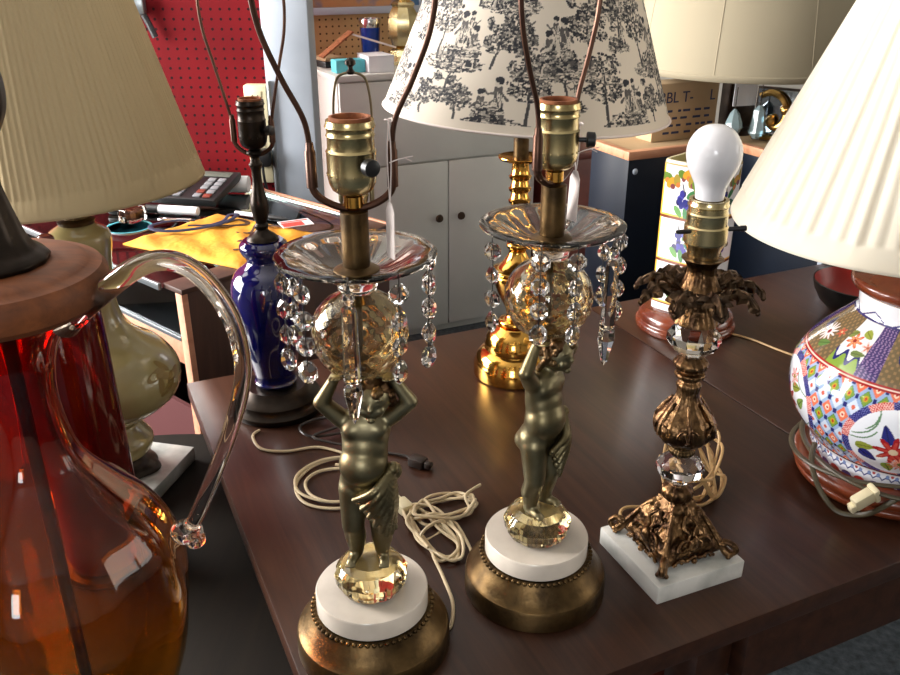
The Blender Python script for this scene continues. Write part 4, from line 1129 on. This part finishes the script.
# ------------------------------------------------------------------ lamps on the dark round table
RZ = .68
def cream_lamp():
    t = thing('cream_vase_lamp', 'cream pottery lamp with a painted leaf and tan pleated shade on a marble block', 'lamp', (-.476, 1.053, RZ))
    obj('marble_block', box(-.076, .076, -.076, .076, .0005, .024, .0015), 'marble_gr', t, rot=(0, 0, -.22))
    obj('metal_foot', lathe(smooth_prof([(.0245, .048), (.028, .0520), (.033, .048), (.040, .038), (.047, .032), (.0475, .02)], 4), 48, flute=lambda a, z, i: 1 + .16 * max(0, math.cos(4 * a + .6)) * (1 if z < .036 else .2)), 'iron', t)
    obj('lower_bulb', lathe(smooth_prof([(.048, .030), (.054, .0430), (.066, .0500), (.078, .0500), (.092, .0410), (.100, .0340), (.104, .0330)], 5), 56), 'cream', t)
    b = obj('vase_body', lathe(smooth_prof([(.1045, .033), (.112, .040), (.130, .0690), (.150, .0920), (.172, .1005), (.195, .0985), (.220, .0820), (.240, .0560), (.258, .0410), (.280, .0335), (.310, .0320), (.350, .0350), (.374, .0385), (.388, .0370), (.396, .0270), (.400, .020)], 6), 64), 'cream', t)
    bm = bmesh.new(); rnd = random.Random(5)
    zz, rr = prof_interp([(.1045, .033), (.112, .040), (.130, .0690), (.150, .0920), (.172, .1005), (.195, .0985), (.220, .0820), (.240, .0560), (.258, .0410)], 200)
    for (a0, z0, L, rot) in ((-.42, .202, .020, .2), (-.30, .196, .016, -.5), (-.22, .188, .014, .9), (-.30, .178, .018, .5), (-.18, .172, .016, -.2), (-.42, .186, .014, 1.4), (-.10, .19, .018, .4), (-.25, .208, .014, 2.2), (-.12, .16, .016, .8)):
        vs = []
        for i in range(14):
            q = 2 * PI * i / 14; u, v = L * math.cos(q), L * .38 * math.sin(q)
            x, y = u * math.cos(rot) - v * math.sin(rot), u * math.sin(rot) + v * math.cos(rot)
            z = z0 + y * .8; r = float(np.interp(z, zz, rr)) + .0006; a = a0 + x / .1
            vs.append(bm.verts.new((r * math.cos(a), r * math.sin(a), z)))
        bm.faces.new(vs)
    obj('painted_leaves', bm, 'leafp', b)
    obj('brass_cap', lathe([(.4005, 0), (.4005, .022), (.405, .023), (.408, .016), (.42, .012), (.425, .009), (.46, .008), (.46, 0)], 32), 'brass_old', t)
    socket(t, .4605, .018, .062)
    harp(t, .457, .029, [(.48, .029), (.51, .031), (.56, .05), (.62, .058), (.69, .045), (.72, .02)], .728)
    sh = pleated_shade(t, 'shade_cream', .446, .1530, .740, .088, 120, .0016, .075, seed=3)
    sh.rotation_euler = (0, -.07, 0); sh.location.x = .041
    fit(t, .07)
cream_lamp()

def red_lamp():
    t = thing('red_glass_lamp', 'dark red glass column lamp standing close behind the amber pitcher lamp', 'lamp', (-.431, .873, RZ))
    obj('glass_column', lathe(smooth_prof([(.012, .040), (.016, .0480), (.05, .0478), (.15, .0458), (.25, .0440), (.32, .0425), (.352, .0405), (.368, .0340), (.385, .0200), (.40, .0100)], 5) , 48), 'glass_red', t)
    obj('base', lathe([(.0005, 0), (.0005, .056), (.004, .058), (.009, .056), (.0118, .049), (.0118, 0)], 48), 'iron', t)
    obj('neck', lathe(smooth_prof([(.4005, .0095), (.408, .0105), (.42, .0085), (.436, .0090), (.441, .006)], 4), 28), 'glass_red', t)
    fit(t, .086)
red_lamp()

def pitcher_lamp():
    t = thing('pitcher_lamp', 'amber and red blown glass pitcher lamp with a clear handle and turned wood cap', 'lamp', (-.328, .577, RZ))
    outer = smooth_prof([(.012, .052), (.016, .0585), (.05, .0620), (.085, .0720), (.119, .0830), (.155, .0930), (.190, .0985), (.220, .1000), (.246, .0965), (.270, .0900), (.297, .0765), (.320, .0570), (.342, .0400), (.360, .0310), (.385, .0262), (.410, .0250), (.435, .0285), (.455, .0360), (.468, .0435), (.4775, .0480)], 6)
    inner = [(max(.017, z), max(.004, r - .0038)) for z, r in reversed(outer)]
    def ribs(a, z, i): return 1 + .022 * math.cos(9 * a + z * 5) * math.sin(PI * min(1, max(0, (z - .02) / .44)))
    obj('glass_body', lathe([(.012, 0), (.012, .045)] + outer + inner + [(.017, 0)], 96, flute=ribs, cap=False), 'amber', t, sharp=70)
    obj('base', lathe([(.0005, 0), (.0005, .066), (.005, .068), (.010, .064), (.0115, .056), (.0115, 0)], 56), 'iron', t)
    obj('inner_rod', lathe([(.0175, 0), (.0175, .005), (.478, .005), (.478, 0)], 16), 'brass_old', t)
    h = [(.043, 0, .466), (.056, 0, .478), (.074, 0, .492), (.098, 0, .509), (.118, 0, .515), (.136, 0, .509), (.152, 0, .490), (.163, 0, .462), (.1650, 0, .425), (.154, 0, .383), (.137, 0, .340), (.121, 0, .304), (.113, 0, .288)]
    hd = obj('handle', tube(h, lambda w: (.0165 - .0064 * min(1, w * 2.6)) if w < .4 else .0100, 14, 8, flat=.62), 'glass_clear', t, sharp=80)
    bm = bmesh.new(); add_ball(bm, (.109, -.002, .283), (.0135, .0115, .0105), 20, 14); add_ball(bm, (.116, -.004, .277), (.0085, .0085, .0085), 16, 12)
    o = remeshed('handle_end', bm, 'glass_clear', hd, .0012, 4)
    cp = [(.478, 0), (.478, .058), (.480, .066), (.486, .0728), (.494, .0745), (.502, .0740), (.507, .0705), (.5085, .064), (.5095, .0625), (.512, .058), (.5125, .040), (.5125, 0)]
    obj('wood_cap', lathe(cp, 80), 'cap_wood', t)
    obj('metal_stem', lathe(smooth_prof([(.5127, .0375), (.516, .0380), (.519, .0350), (.523, .0300), (.531, .0255), (.542, .0225), (.556, .019), (.570, .0165), (.585, .017), (.598, .022), (.614, .029), (.630, .0305), (.645, .0275), (.660, .019), (.675, .013), (.690, .012)], 5), 56, flute=lambda a, z, i: 1 + .012 * math.cos(14 * a)), 'iron', t)
    socket(t, .691, .018, .06, 'brass_old')
    fit(t, .137)
pitcher_lamp()

# ------------------------------------------------------------------ navy corner counter and what stands on it
NZ = .92
def navy_counter():
    t = thing('navy_counter', 'dark navy corner counter with an orange wooden edge', 'counter', (0, 0, 0), YAW)
    bm = bmesh.new(); add_box(bm, 1.312, 1.64, 1.776, 1.945, 0, NZ - .022, .001); add_box(bm, 1.6405, 1.70, 1.42, 1.945, 0, NZ - .022, .001)
    obj('body', bm, 'navy', t)
    bm = bmesh.new()
    add_box(bm, 1.308, 1.6395, 1.772, 1.794, NZ - .0215, NZ, .001); add_box(bm, 1.308, 1.330, 1.7945, 1.945, NZ - .0215, NZ, .001)
    add_box(bm, 1.637, 1.659, 1.42, 1.7715, NZ - .0215, NZ, .001)
    obj('wooden_edge', bm, 'rim', t)
    bm = bmesh.new(); add_box(bm, 1.3305, 1.95, 1.7945, 1.96, NZ - .0215, NZ - .004); add_box(bm, 1.6595, 1.95, 1.42, 1.794, NZ - .0215, NZ - .004)
    obj('countertop', bm, 'kraft', t)
    bm = bmesh.new(); add_ball(bm, (1.333, 1.774, NZ - .052), (.008, .004, .008), 14, 10)
    obj('screw_cap', bm, 'white', t, label='white round screw cover')
    obj('corner_strip', box(1.632, 1.655, 1.405, 1.4195, 0, NZ, .001), 'white', t, label='white corner strip')
    c = thing('storage_carton', 'tan cardboard carton with dark blue printing, below the drum shade', 'carton', xy(1.545, 1.895) + (NZ - .0035,), YAW)
    obj('carton_body', box(-.105, .105, -.035, .035, 0, .150, .002), 'kraft', c)
    text_part('printed_text', 'BBL T-', .040, 'ink', c, (-.092, -.0356, .100), (PI / 2, 0, 0))
    text_part('printed_text', 'L', .040, 'ink', c, (.075, -.0356, .100), (PI / 2, 0, 0))
    bm = bmesh.new(); rnd = random.Random(2)
    for k in range(4):
        x = -.07
        while x < .085:
            w = rnd.uniform(.008, .026); add_box(bm, x, x + w, -.0362, -.0352, .075 - .019 * k, .081 - .019 * k); x += w + rnd.uniform(.006, .02)
    obj('small_print', bm, 'ink', c)
    # lamp with the ecru drum shade
    l = thing('drum_shade_lamp', 'dark column lamp with a wide ecru drum shade on the navy counter', 'lamp', xy(1.740, 1.88) + (NZ - .0035,))
    obj('base', lathe([(0, 0), (0, .055), (.012, .055), (.018, .045), (.018, 0)], 40), 'iron', l)
    obj('column', box(-.034, .034, -.034, .034, .0185, .148, .003), 'iron', l, rot=(0, 0, .35))
    obj('neck', lathe([(.1485, .03), (.16, .02), (.20, .012), (.26, .010), (.26, 0)], 24), 'brass_old', l)
    bm = bmesh.new(); n = 96; R0, R1, zb, zt = .303, .252, .172, .56
    add_lathe(bm, [(zb, R0), (zb + .014, R0 - .001), (zb + .016, R0 - .003), (zt, R1)], n, cap=False)
    s = obj('lamp_shade', bm, 'shade_drum', l); so = s.modifiers.new('thickness', 'SOLIDIFY'); so.thickness = .0015
    bm = bmesh.new()
    for k in range(8):
        a = 2 * PI * k / 8 + .25; add_tube(bm, [((R0 - .0035) * math.cos(a), (R0 - .0035) * math.sin(a), zb + .016), ((R1 + .0005) * math.cos(a), (R1 + .0005) * math.sin(a), zt)], .0016, 6, 1)
    for k in range(3):
        a = 2 * PI * k / 3; add_tube(bm, [(0, 0, .26), (R0 * .98 * math.cos(a), R0 * .98 * math.sin(a), zb + .01)], .0025, 6, 1)
    obj('shade_seams', bm, 'shade_drum', s)
    # paper slip and two big crystals hanging under its shade
    g = thing('paper_label', 'blank white paper label hanging under the ecru drum shade', 'label', (.772, 2.30, 1.086), .3)
    obj('paper', box(-.034, .034, -.0006, .0006, -.075, 0), 'paper', g)
    for i, (x, y, z, w, h, lab) in enumerate(((.748, 2.29, 1.005, .024, .076, 'pointed pale blue crystal hanging nearest the white light bulb'), (.812, 2.29, 1.014, .025, .086, 'blunt pale blue crystal hanging nearest the gilt mirror frame'))):
        q = thing('hanging_crystal', lab, 'crystal', (x, y, z), .6 + i, 'crystals hanging below the paper label')
        pr = [(0, .003), (-.012, w * .55), (-.035, w * .92), (-h * .62, w), (-h * .86, w * .62), (-h, .0)] if i == 0 else [(0, .004), (-.012, w * .62), (-h * .55, w * .8), (-h * .82, w), (-h, w * .35), (-h, 0)]
        obj('prism', lathe(pr, 7), 'icy', q, sharp=None)
        obj('wire', tube([(0, 0, -.002), (0, 0, .03), (0, .0, .055)], .0012, 6, 2), 'iron', q)
    # gilt mirror frame
    m = thing('gilt_mirror', 'carved gilt scroll frame with a small mirror on the navy counter', 'mirror', xy(1.775, 1.675) + (NZ - .0035,), YAW - 1.05)
    obj('mirror_glass', box(-.12, .16, 0, .004, .012, .135), 'mirror', m)
    obj('back_board', box(-.125, .165, .0045, .012, 0, .14), 'iron', m)
    bm = bmesh.new()
    add_tube(bm, [(-.112, -.006, .118), (-.085, -.010, .128), (-.055, -.012, .116), (-.040, -.012, .088), (-.044, -.012, .056), (-.062, -.012, .040), (-.080, -.012, .048), (-.080, -.012, .064), (-.070, -.012, .062)], .0085, 10, 8)
    add_tube(bm, [(-.040, -.010, .088), (-.020, -.012, .055), (-.035, -.010, .02), (-.055, -.010, .014)], .008, 10, 8)
    add_tube(bm, [(-.125, -.004, .012), (-.0, -.006, .009), (.165, -.004, .012)], .008, 8, 4)
    obj('scroll', bm, 'gold', m)
    bm = bmesh.new(); rnd = random.Random(8)
    for k in range(46):
        u, v = rnd.random(), rnd.uniform(-.018, .018); add_ball(bm, (-.035 + .11 * u + v, -.012 - rnd.uniform(0, .012), .078 + .045 * u - v), rnd.uniform(.006, .013), 10, 8)
    for p in ((-.076, .056), (-.022, .080)): add_ball(bm, (p[0], -.018, p[1]), .013, 14, 10)
    obj('leaf_carving', bm, 'gold', m)
navy_counter()

def right_side():
    b = thing('lacquer_bowl', 'black bowl with a red inside at the back of the walnut table', 'bowl', (.800, 1.545, TZ))
    obj('bowl', lathe([(.0005, 0), (.0005, .050), (.006, .058), (.025, .078), (.045, .089), (.062, .094), (.064, .0945), (.065, .093), (.062, .0915)], 64, cap=False), 'bowl_out', b)
    obj('lining', lathe([(.0635, .0908), (.045, .085), (.026, .073), (.012, .052), (.009, 0)], 64, cap=False), 'bowl_in', b)
    k = thing('grey_metal_cabinet', 'plain light grey cabinet beyond the far end of the walnut table', 'cabinet', xy(1.78, 1.46) + (0,), YAW)
    obj('body', box(0, .5, 0, .45, 0, .86, .004), 'cab', k)
    obj('door', box(.01, .49, -.013, -.0005, .05, .85, .003), 'cab', k)
    w = thing('brown_wood_cabinet', 'plain reddish brown wooden cabinet between the white cabinet and the navy counter', 'cabinet', xy(1.70, 2.75) + (0,), YAW)
    obj('body', box(0, .42, 0, .44, 0, .655, .003), 'red_wood', w)
    obj('cabinet_top', box(-.008, .43, -.012, .44, .6555, .68, .003), 'red_wood', w)
right_side()

# ------------------------------------------------------------------ white cabinet with doors
CT = 1.0
def cabinet():
    t = thing('white_cabinet', 'off white cabinet with two knobbed doors below a wide drawer front', 'cabinet', xy(.889, 2.842) + (0,), YAW)
    W, D_ = .775, .35
    obj('body', box(0, W, .016, D_, 0, CT - .021, .002), 'cab', t)
    obj('cabinet_top', box(-.012, W + .012, -.008, D_ + .004, CT - .0205, CT, .003), 'cab', t)
    obj('drawer_front', box(.004, W - .004, 0, .0155, .685, CT - .026, .002), 'cab', t)
    m = .406
    for a, b, k in ((.004, m - .002, m - .045), (m + .002, W - .004, m + .045)):
        d = obj('door', box(a, b, 0, .0155, .03, .678, .002), 'cab', t)
        obj('knob', lathe([(0, .006), (.008, .006), (.012, .012), (.018, .0155), (.024, .013), (.026, 0)], 24, mat=Matrix.Translation((k, -.0005, .47)) @ Matrix.Rotation(PI / 2, 4, 'X')), 'cab_knob', d, label='round brown knob')
    rot = YAW
    def P(u, v): return xy(u, v)
    q = tag(obj('card_box', box(-.052, .052, -.03, .03, 0, .042, .002), 'turq', None, P(.955, 2.925) + (CT + .0005,), (0, 0, rot)), 'flat turquoise box on the white cabinet', 'box')
    q = thing('paper_stack', 'stack of white papers on the white cabinet', 'papers', P(1.055, 2.925) + (CT + .0005,), rot)
    obj('stack', box(-.046, .046, -.06, .06, 0, .052, .001), 'paper', q)
    obj('cover_sheet', box(-.047, .047, -.061, .061, .0525, .0545), 'paper', q)
    q = thing('dark_folder', 'dark folder at the left end of the white cabinet top', 'folder', P(.930, 3.105) + (CT + .0005,), rot + .2)
    obj('cover', box(-.03, .05, -.055, .055, 0, .022, .002), 'dark', q); obj('pages', box(-.028, .055, -.053, .053, .0225, .034, .001), 'kraft', q)
    q = thing('propped_boards', 'brown and pale boards propped into a peak on the white cabinet', 'boards', P(1.0, 3.015) + (CT + .042,), rot)
    bm = bmesh.new(); add_box(bm, -.14, .0, -.03, .026, -.003, .003, .001); bmesh.ops.rotate(bm, cent=(0, 0, 0), matrix=Matrix.Rotation(-.62, 3, 'Y'), verts=bm.verts); bmesh.ops.translate(bm, vec=(0, 0, .082), verts=bm.verts)
    obj('brown_board', bm, 'card', q, label='rust brown board')
    bm = bmesh.new(); add_box(bm, .0, .16, -.03, .026, -.003, .003, .001); bmesh.ops.rotate(bm, cent=(0, 0, 0), matrix=Matrix.Rotation(.30, 3, 'Y'), verts=bm.verts); bmesh.ops.translate(bm, vec=(.004, 0, .072), verts=bm.verts)
    obj('pale_board', bm, 'tagp', q, label='pale pinkish board')
    q = thing('blue_tumbler', 'metallic blue tumbler with a steel rim on the white cabinet', 'tumbler', P(1.11, 3.125) + (CT + .0005,))
    obj('cup', lathe([(0, 0), (0, .027), (.004, .030), (.125, .0375), (.125, 0)], 40), 'blue', q)
    obj('steel_rim', lathe([(.1255, .037), (.131, .0385), (.152, .0405), (.156, .0385), (.156, .035), (.1255, .034)], 40), 'steel', q)
    q = thing('brass_urn_lamp', 'octagonal brass urn lamp base at the back of the white cabinet', 'lamp', P(1.215, 3.06) + (CT + .0005,), rot)
    obj('foot', lathe([(0, 0), (0, .062), (.012, .062), (.03, .052), (.05, .05), (.056, .042), (.056, 0)], 8), 'brass_sock', q, sharp=20)
    obj('urn', lathe([(.0565, .030), (.066, .044), (.10, .056), (.15, .058), (.18, .050), (.195, .040), (.205, .046), (.212, .040), (.222, .022), (.222, 0)], 8), 'brass_sock', q, sharp=20)
    obj('neck', lathe(smooth_prof([(.2225, .02), (.24, .012), (.262, .010), (.275, .020), (.285, .012), (.33, .010)], 4), 24), 'brass_sock', q)
    # picture on the tan pegboard
    p = thing('picture', 'white framed picture on the tan pegboard above the cabinet', 'picture', xy(1.17, 3.335) + (1.158,), YAW)
    bm = bmesh.new()
    add_box(bm, -.245, .245, -.018, 0, 0, .026, .002); add_box(bm, -.245, .245, -.018, 0, .334, .36, .002); add_box(bm, -.245, -.219, -.018, 0, .0265, .3335, .002); add_box(bm, .219, .245, -.018, 0, .0265, .3335, .002)
    obj('picture_frame', bm, 'white', p)
    obj('canvas', box(-.2185, .2185, -.008, -.002, .0265, .3335), M('picture_print', (184, 132, 86), .6, col2=(70, 110, 150), nscale=7, lo=.45, hi=.56), p)
cabinet()

# ------------------------------------------------------------------ glass display counter and the clutter on it
def counter():
    t = thing('display_counter', 'glass topped display counter with pinkish pine rails against the red pegboard', 'counter', (-.459, 1.358, 0), math.radians(49))
    X, Y, H = .500, .96, .86
    obj('end_panel', box(.0125, X, .0, .018, 0, H - .010, .001), 'panel', t)
    obj('corner_post', box(0, .012, -.002, .018, 0, H - .010, .001), 'salmon', t)
    obj('corner_post', box(0, .02, Y - .02, Y, 0, H - .010, .001), 'salmon', t)
    obj('back_panel', box(X - .014, X, .0185, Y, 0, H - .010, .001), 'panel', t)
    obj('end_panel', box(.0205, X - .0145, Y - .018, Y, 0, H - .010, .001), 'panel', t)
    obj('rail', box(.001, .020, .0185, Y - .0205, .712, .757, .001), 'salmon', t)
    obj('metal_trim', box(-.001, .012, .0185, Y - .0205, .7575, .766, .001), 'rimglass', t)
    obj('glass_front', box(.003, .008, .0185, Y - .0205, .7665, H - .0105), 'pane', t)
    obj('lower_panel', box(.012, .020, .0185, Y - .0205, .0, .610), 'matred', t)
    obj('shelf', box(.0205, X - .0145, .0185, Y - .0185, .700, .707), M('teal_velvet', (92, 128, 134), .8, col2=(136, 166, 168), nscale=9), t)
    obj('case_lining', box(X - .022, X - .0145, .0185, Y - .0185, .708, H - .0105), 'lining', t)
    obj('top_border', box(0, X, -.004, .052, H - .0095, H, .001), 'panel', t)
    g = obj('glass_top', box(-.004, X, .0525, Y, H - .0095, H - .0005, .001), 'pane', t)
    obj('top_trim', box(-.010, -.0045, .0525, Y, H - .012, H + .001, .001), 'rimglass', t)
    obj('top_trim', box(X + .0005, X + .008, -.004, Y, H - .012, H + .003, .001), 'salmon', t)
    def put(x, y, z=0):
        a = math.radians(49); return (-.459 + x * math.cos(a) - y * math.sin(a), 1.358 + x * math.sin(a) + y * math.cos(a), H + .0004 + z)
    A = math.radians(49)
    # wooden tray inside the case
    q = thing('wooden_tray', 'long pale wooden tray on the shelf inside the glass counter', 'tray', put(.10, .26, -.1515), A)
    obj('tray_base', box(-.05, .05, -.2, .2, .001, .008), 'rim', q)
    obj('tray_side', box(-.05, -.042, -.2, .2, .0085, .03), 'rim', q); obj('tray_side', box(.042, .05, -.2, .2, .0085, .03), 'rim', q)
    # yellow bag
    q = thing('yellow_cloth_bag', 'golden yellow cloth bag with brown printing lying flat on the glass counter', 'bag', put(0, 0), A)
    c = [(.062, .292), (.30, .318), (.350, .045), (.128, .002)]
    n = 36; bm = bmesh.new(); rows = []; rnd = random.Random(6); ws = [(rnd.uniform(8, 30), rnd.uniform(8, 30), rnd.uniform(0, 6)) for _ in range(6)]
    def pt(i, j):
        u, v = i / n, j / n
        x = (c[0][0] * (1 - u) + c[1][0] * u) * (1 - v) + (c[3][0] * (1 - u) + c[2][0] * u) * v; y = (c[0][1] * (1 - u) + c[1][1] * u) * (1 - v) + (c[3][1] * (1 - u) + c[2][1] * u) * v
        e = min(u, 1 - u, v, 1 - v); h = .010 * min(1, e * 8) ** .5 + .0012 * sum(math.sin(a * u + b * v + p) for a, b, p in ws) * min(1, e * 10)
        return (x, y, max(.004, h + .004))
    for i in range(n + 1): rows.append([bm.verts.new(pt(i, j)) for j in range(n + 1)])
    for i in range(n):
        for j in range(n): bm.faces.new((rows[i][j], rows[i + 1][j], rows[i + 1][j + 1], rows[i][j + 1]))
    ext = bmesh.ops.extrude_face_region(bm, geom=list(bm.faces))
    for v in [v for v in ext['geom'] if isinstance(v, bmesh.types.BMVert)]: v.co.z = .0006
    bag = obj('bag', bm, 'yellow', q, sharp=60)
    def mark(pts, r):
        bm = bmesh.new(); add_tube(bm, [pt(a * n, b * n)[:2] + (pt(a * n, b * n)[2] + .0008,) for a, b in pts], r, 6, 5, flat=.12); obj('printed_mark', bm, 'brownp', bag)
    mark([(.62, .32), (.72, .42), (.84, .45), (.86, .34), (.76, .28)], .0055); mark([(.56, .56), (.68, .60), (.80, .56)], .005)
    mark([(.38, .72), (.50, .70), (.60, .74)], .006); mark([(.20, .80), (.30, .86)], .004); mark([(.86, .62), (.90, .76)], .005)
    # lanyard on the bag
    q = thing('lanyard', 'dark blue lanyard with a metal clip lying on the yellow bag', 'lanyard', put(0, 0), A)
    L = [(.208, .262), (.170, .285), (.126, .288), (.118, .262), (.145, .235), (.195, .215), (.235, .205), (.268, .212), (.285, .225), (.275, .238), (.250, .222), (.215, .222), (.180, .245)]
    obj('strap', tube([(x, y, .0235 + .003 * math.sin(i)) for i, (x, y) in enumerate(L)], .0055, 8, 8, flat=.3), 'bluec', q)
    obj('metal_clip', tube([(.180, .285, .027), (.165, .30, .028), (.158, .315, .026), (.168, .318, .025), (.176, .300, .026), (.200, .262, .027)], .0022, 8, 5), 'steel', q)
    # calculator propped on a roll
    q = thing('desk_calculator', 'black desk calculator with grey keys propped up on the glass counter', 'calculator', put(.345, .47, .012), A + math.radians(-62))
    k = Matrix.Rotation(math.radians(12), 4, 'X')
    def kb(a, b, c_, d, e, f, bev=.001):
        bm = box(a, b, c_, d, e, f, bev); bmesh.ops.transform(bm, matrix=k, verts=bm.verts); return bm
    obj('case', kb(-.082, .082, -.06, .085, .004, .022, .003), 'dark', q)
    obj('display', kb(-.068, .068, .052, .076, .0222, .0236), 'lcd', q)
    for r in range(5):
        for cc in range(6):
            if cc == 3: continue
            obj('key', kb(-.072 + cc * .0245, -.054 + cc * .0245, -.052 + r * .0195, -.038 + r * .0195, .0222, .0262, .0008), 'key' if (r + cc) % 5 else 'red_wood', q)
    q = thing('paper_roll', 'white paper roll lying beside the black calculator', 'paper roll', put(.445, .455, .0205), A - .9)
    obj('roll', lathe([(-.035, .006), (-.035, .019), (-.034, .0195), (.034, .0195), (.035, .019), (.035, .006)], 32, mat=Matrix.Rotation(PI / 2, 4, 'Y')), 'paper', q)
    obj('core', lathe([(-.0345, .0055), (.0345, .0055)], 20, mat=Matrix.Rotation(PI / 2, 4, 'Y')), 'kraft', q)
    q = thing('marker_pen', 'thick white marker pen with a black cap on the glass counter', 'pen', put(.245, .405, .0105), A - 1.05)
    R = Matrix.Rotation(PI / 2, 4, 'Y')
    obj('barrel', lathe([(-.03, 0), (-.03, .0095), (.06, .0095), (.062, .005), (.062, 0)], 24, mat=R), 'paper', q)
    obj('pen_cap', lathe([(-.062, 0), (-.062, .008), (-.060, .0102), (-.0305, .0102), (-.0305, 0)], 24, mat=R), 'dark', q)
    q = thing('plastic_box', 'small clear plastic box on a blue rimmed dish', 'box', put(.145, .392, .010), A + .3)
    obj('box_shell', box(-.024, .024, -.018, .018, .001, .030, .003), 'glass_clear', q); obj('contents', box(-.006, .018, -.012, .012, .006, .022, .002), 'card', q)
    q = thing('dish', 'shallow white dish with a pale blue rim on the glass counter', 'dish', put(.118, .365), 0)
    obj('dish_body', lathe([(0, 0), (0, .030), (.006, .044), (.0085, .046), (.0085, .042), (.003, .030), (.003, 0)], 40), 'paper', q)
    obj('blue_rim', lathe([(.0087, .0425), (.0105, .0465), (.0105, .0435), (.0087, .0425)], 40), 'turq', q)
    q = thing('stapler', 'black stapler lying behind the plastic box', 'stapler', put(.175, .475), A + .6)
    obj('stapler_base', box(-.055, .055, -.014, .014, .0005, .010, .003), 'dark', q); obj('stapler_arm', box(-.055, .050, -.013, .013, .0155, .034, .006), 'dark', q); obj('hinge', box(-.055, -.040, -.012, .012, .0105, .015), 'iron', q)
    q = thing('ballpoint_pen', 'slim white and black ballpoint pen behind the yellow bag', 'pen', put(.352, .235, .0055), A - 1.25)
    obj('barrel', lathe([(-.065, 0), (-.065, .0045), (0, .005), (.0, 0)], 16, mat=R), 'paper', q); obj('grip', lathe([(.0005, 0), (.0005, .005), (.055, .005), (.068, .001), (.068, 0)], 16, mat=R), 'dark', q)
    q = thing('red_white_card', 'red and white printed card on the corner of the yellow bag', 'card', put(.337, .100, .0195), A - .4)
    bm = box(-.032, .032, -.022, .022, 0, .0012); obj('card', bm, 'paper', q)
    bm = bmesh.new(); add_box(bm, -.030, .014, -.020, .006, .0014, .0018); add_box(bm, -.028, .028, .010, .016, .0014, .0018); obj('red_print', bm, 'rednum', q)
counter()

def on_post():
    q = thing('power_strip', 'ivory wall power strip with outlets beside the white post', 'outlet', (-.535, 2.425, .932))
    obj('strip_body', box(-.031, .031, -.012, .030, -.155, .115, .003), 'ivory', q)
    for k in range(4):
        o = obj('outlet', box(-.017, .017, -.0145, -.0123, .062 - k * .058, .100 - k * .058, .0008), 'ivory', q)
        bm = bmesh.new(); z = .084 - k * .058
        add_box(bm, -.009, -.006, -.0152, -.0147, z - .006, z + .006); add_box(bm, .006, .009, -.0152, -.0147, z - .005, z + .005); add_box(bm, -.003, .003, -.0152, -.0147, z - .016, z - .010)
        obj('slots', bm, 'dark', o)
    p = thing('black_plug', 'black plug pushed into the ivory power strip', 'plug', (-.527, 2.41, .852))
    obj('plug_body', box(-.020, .024, -.035, -.0005, -.022, .026, .006), 'dark', p)
    obj('flex', tube([(0, -.018, -.022), (.002, -.02, -.06), (.010, -.01, -.16), (.0, -.012, -.45), (.004, -.012, -.847)], .004, 8, 6), 'dark', p)
    c = tag(obj('conduit', lathe([(.0, .007), (1.06, .007)], 14), 'rimglass', None, (-.492, 2.402, 0)), 'grey conduit pipe running down the edge of the white post', 'pipe')
    h = thing('hanging_tool', 'hand tool with a dark handle hung on the red pegboard', 'tool', (-.838, 2.446, 1.232))
    obj('tool_head', box(-.045, .030, -.032, -.004, -.006, .045, .006), 'rimglass', h)
    obj('handle', tube([(.022, -.018, -.004), (.034, -.018, -.03), (.046, -.018, -.062)], .0085, 10, 5), 'dark', h)
    obj('hook', tube([(-.01, -.002, .06), (-.01, -.024, .058), (-.01, -.026, .05)], .003, 8, 4), 'steel', h)
on_post()

# ------------------------------------------------------------------ daylight, camera
def area(name, loc, rot, sx, sy, power, col):
    l = bpy.data.lights.new(name, 'AREA'); l.shape = 'RECTANGLE'; l.size = sx; l.size_y = sy; l.energy = power; l.color = col
    o = bpy.data.objects.new(name, l); COL.objects.link(o); o.location = loc; o.rotation_euler = rot
    return o
area('window_light_left', (-2.56, 1.55, 1.65), (0, math.radians(-90), 0), 1.6, 1.9, 215, (1, .98, .95))
area('window_light_back', (-2.56, 3.55, 1.65), (0, math.radians(-90), 0), 1.6, 1.4, 240, (1, .98, .95))
area('window_light_front', (-.55, -3.15, 1.8), (math.radians(90), 0, 0), .85, .95, 26, (.97, .98, 1))
area('window_light_right', (4.16, 1.2, 1.65), (0, math.radians(90), 0), 1.4, 1.9, 18, (1, .94, .84))
w = bpy.data.worlds.new('sky'); S.world = w; w.use_nodes = True
bg = w.node_tree.nodes['Background']; bg.inputs['Color'].default_value = (.9, .95, 1, 1); bg.inputs['Strength'].default_value = .35

cam = bpy.data.cameras.new('camera'); co = bpy.data.objects.new('camera', cam); COL.objects.link(co)
cam.sensor_width = 36; cam.lens = 36 * 856 / 900; cam.clip_start = .02
co.location = (0, 0, 1.39); co.rotation_euler = (math.radians(90 - 24.5), 0, 0)
S.camera = co
S.view_settings.view_transform = 'Standard'; S.view_settings.look = 'None'; S.view_settings.gamma = 1; S.view_settings.exposure = .52
S.view_settings.use_curve_mapping = False
cy = S.cycles
cy.use_denoising = True; cy.max_bounces = 14; cy.transmission_bounces = 14; cy.transparent_max_bounces = 16; cy.glossy_bounces = 5; cy.diffuse_bounces = 4
cy.caustics_reflective = False; cy.caustics_refractive = False; cy.blur_glossy = .5; cy.sample_clamp_indirect = 6
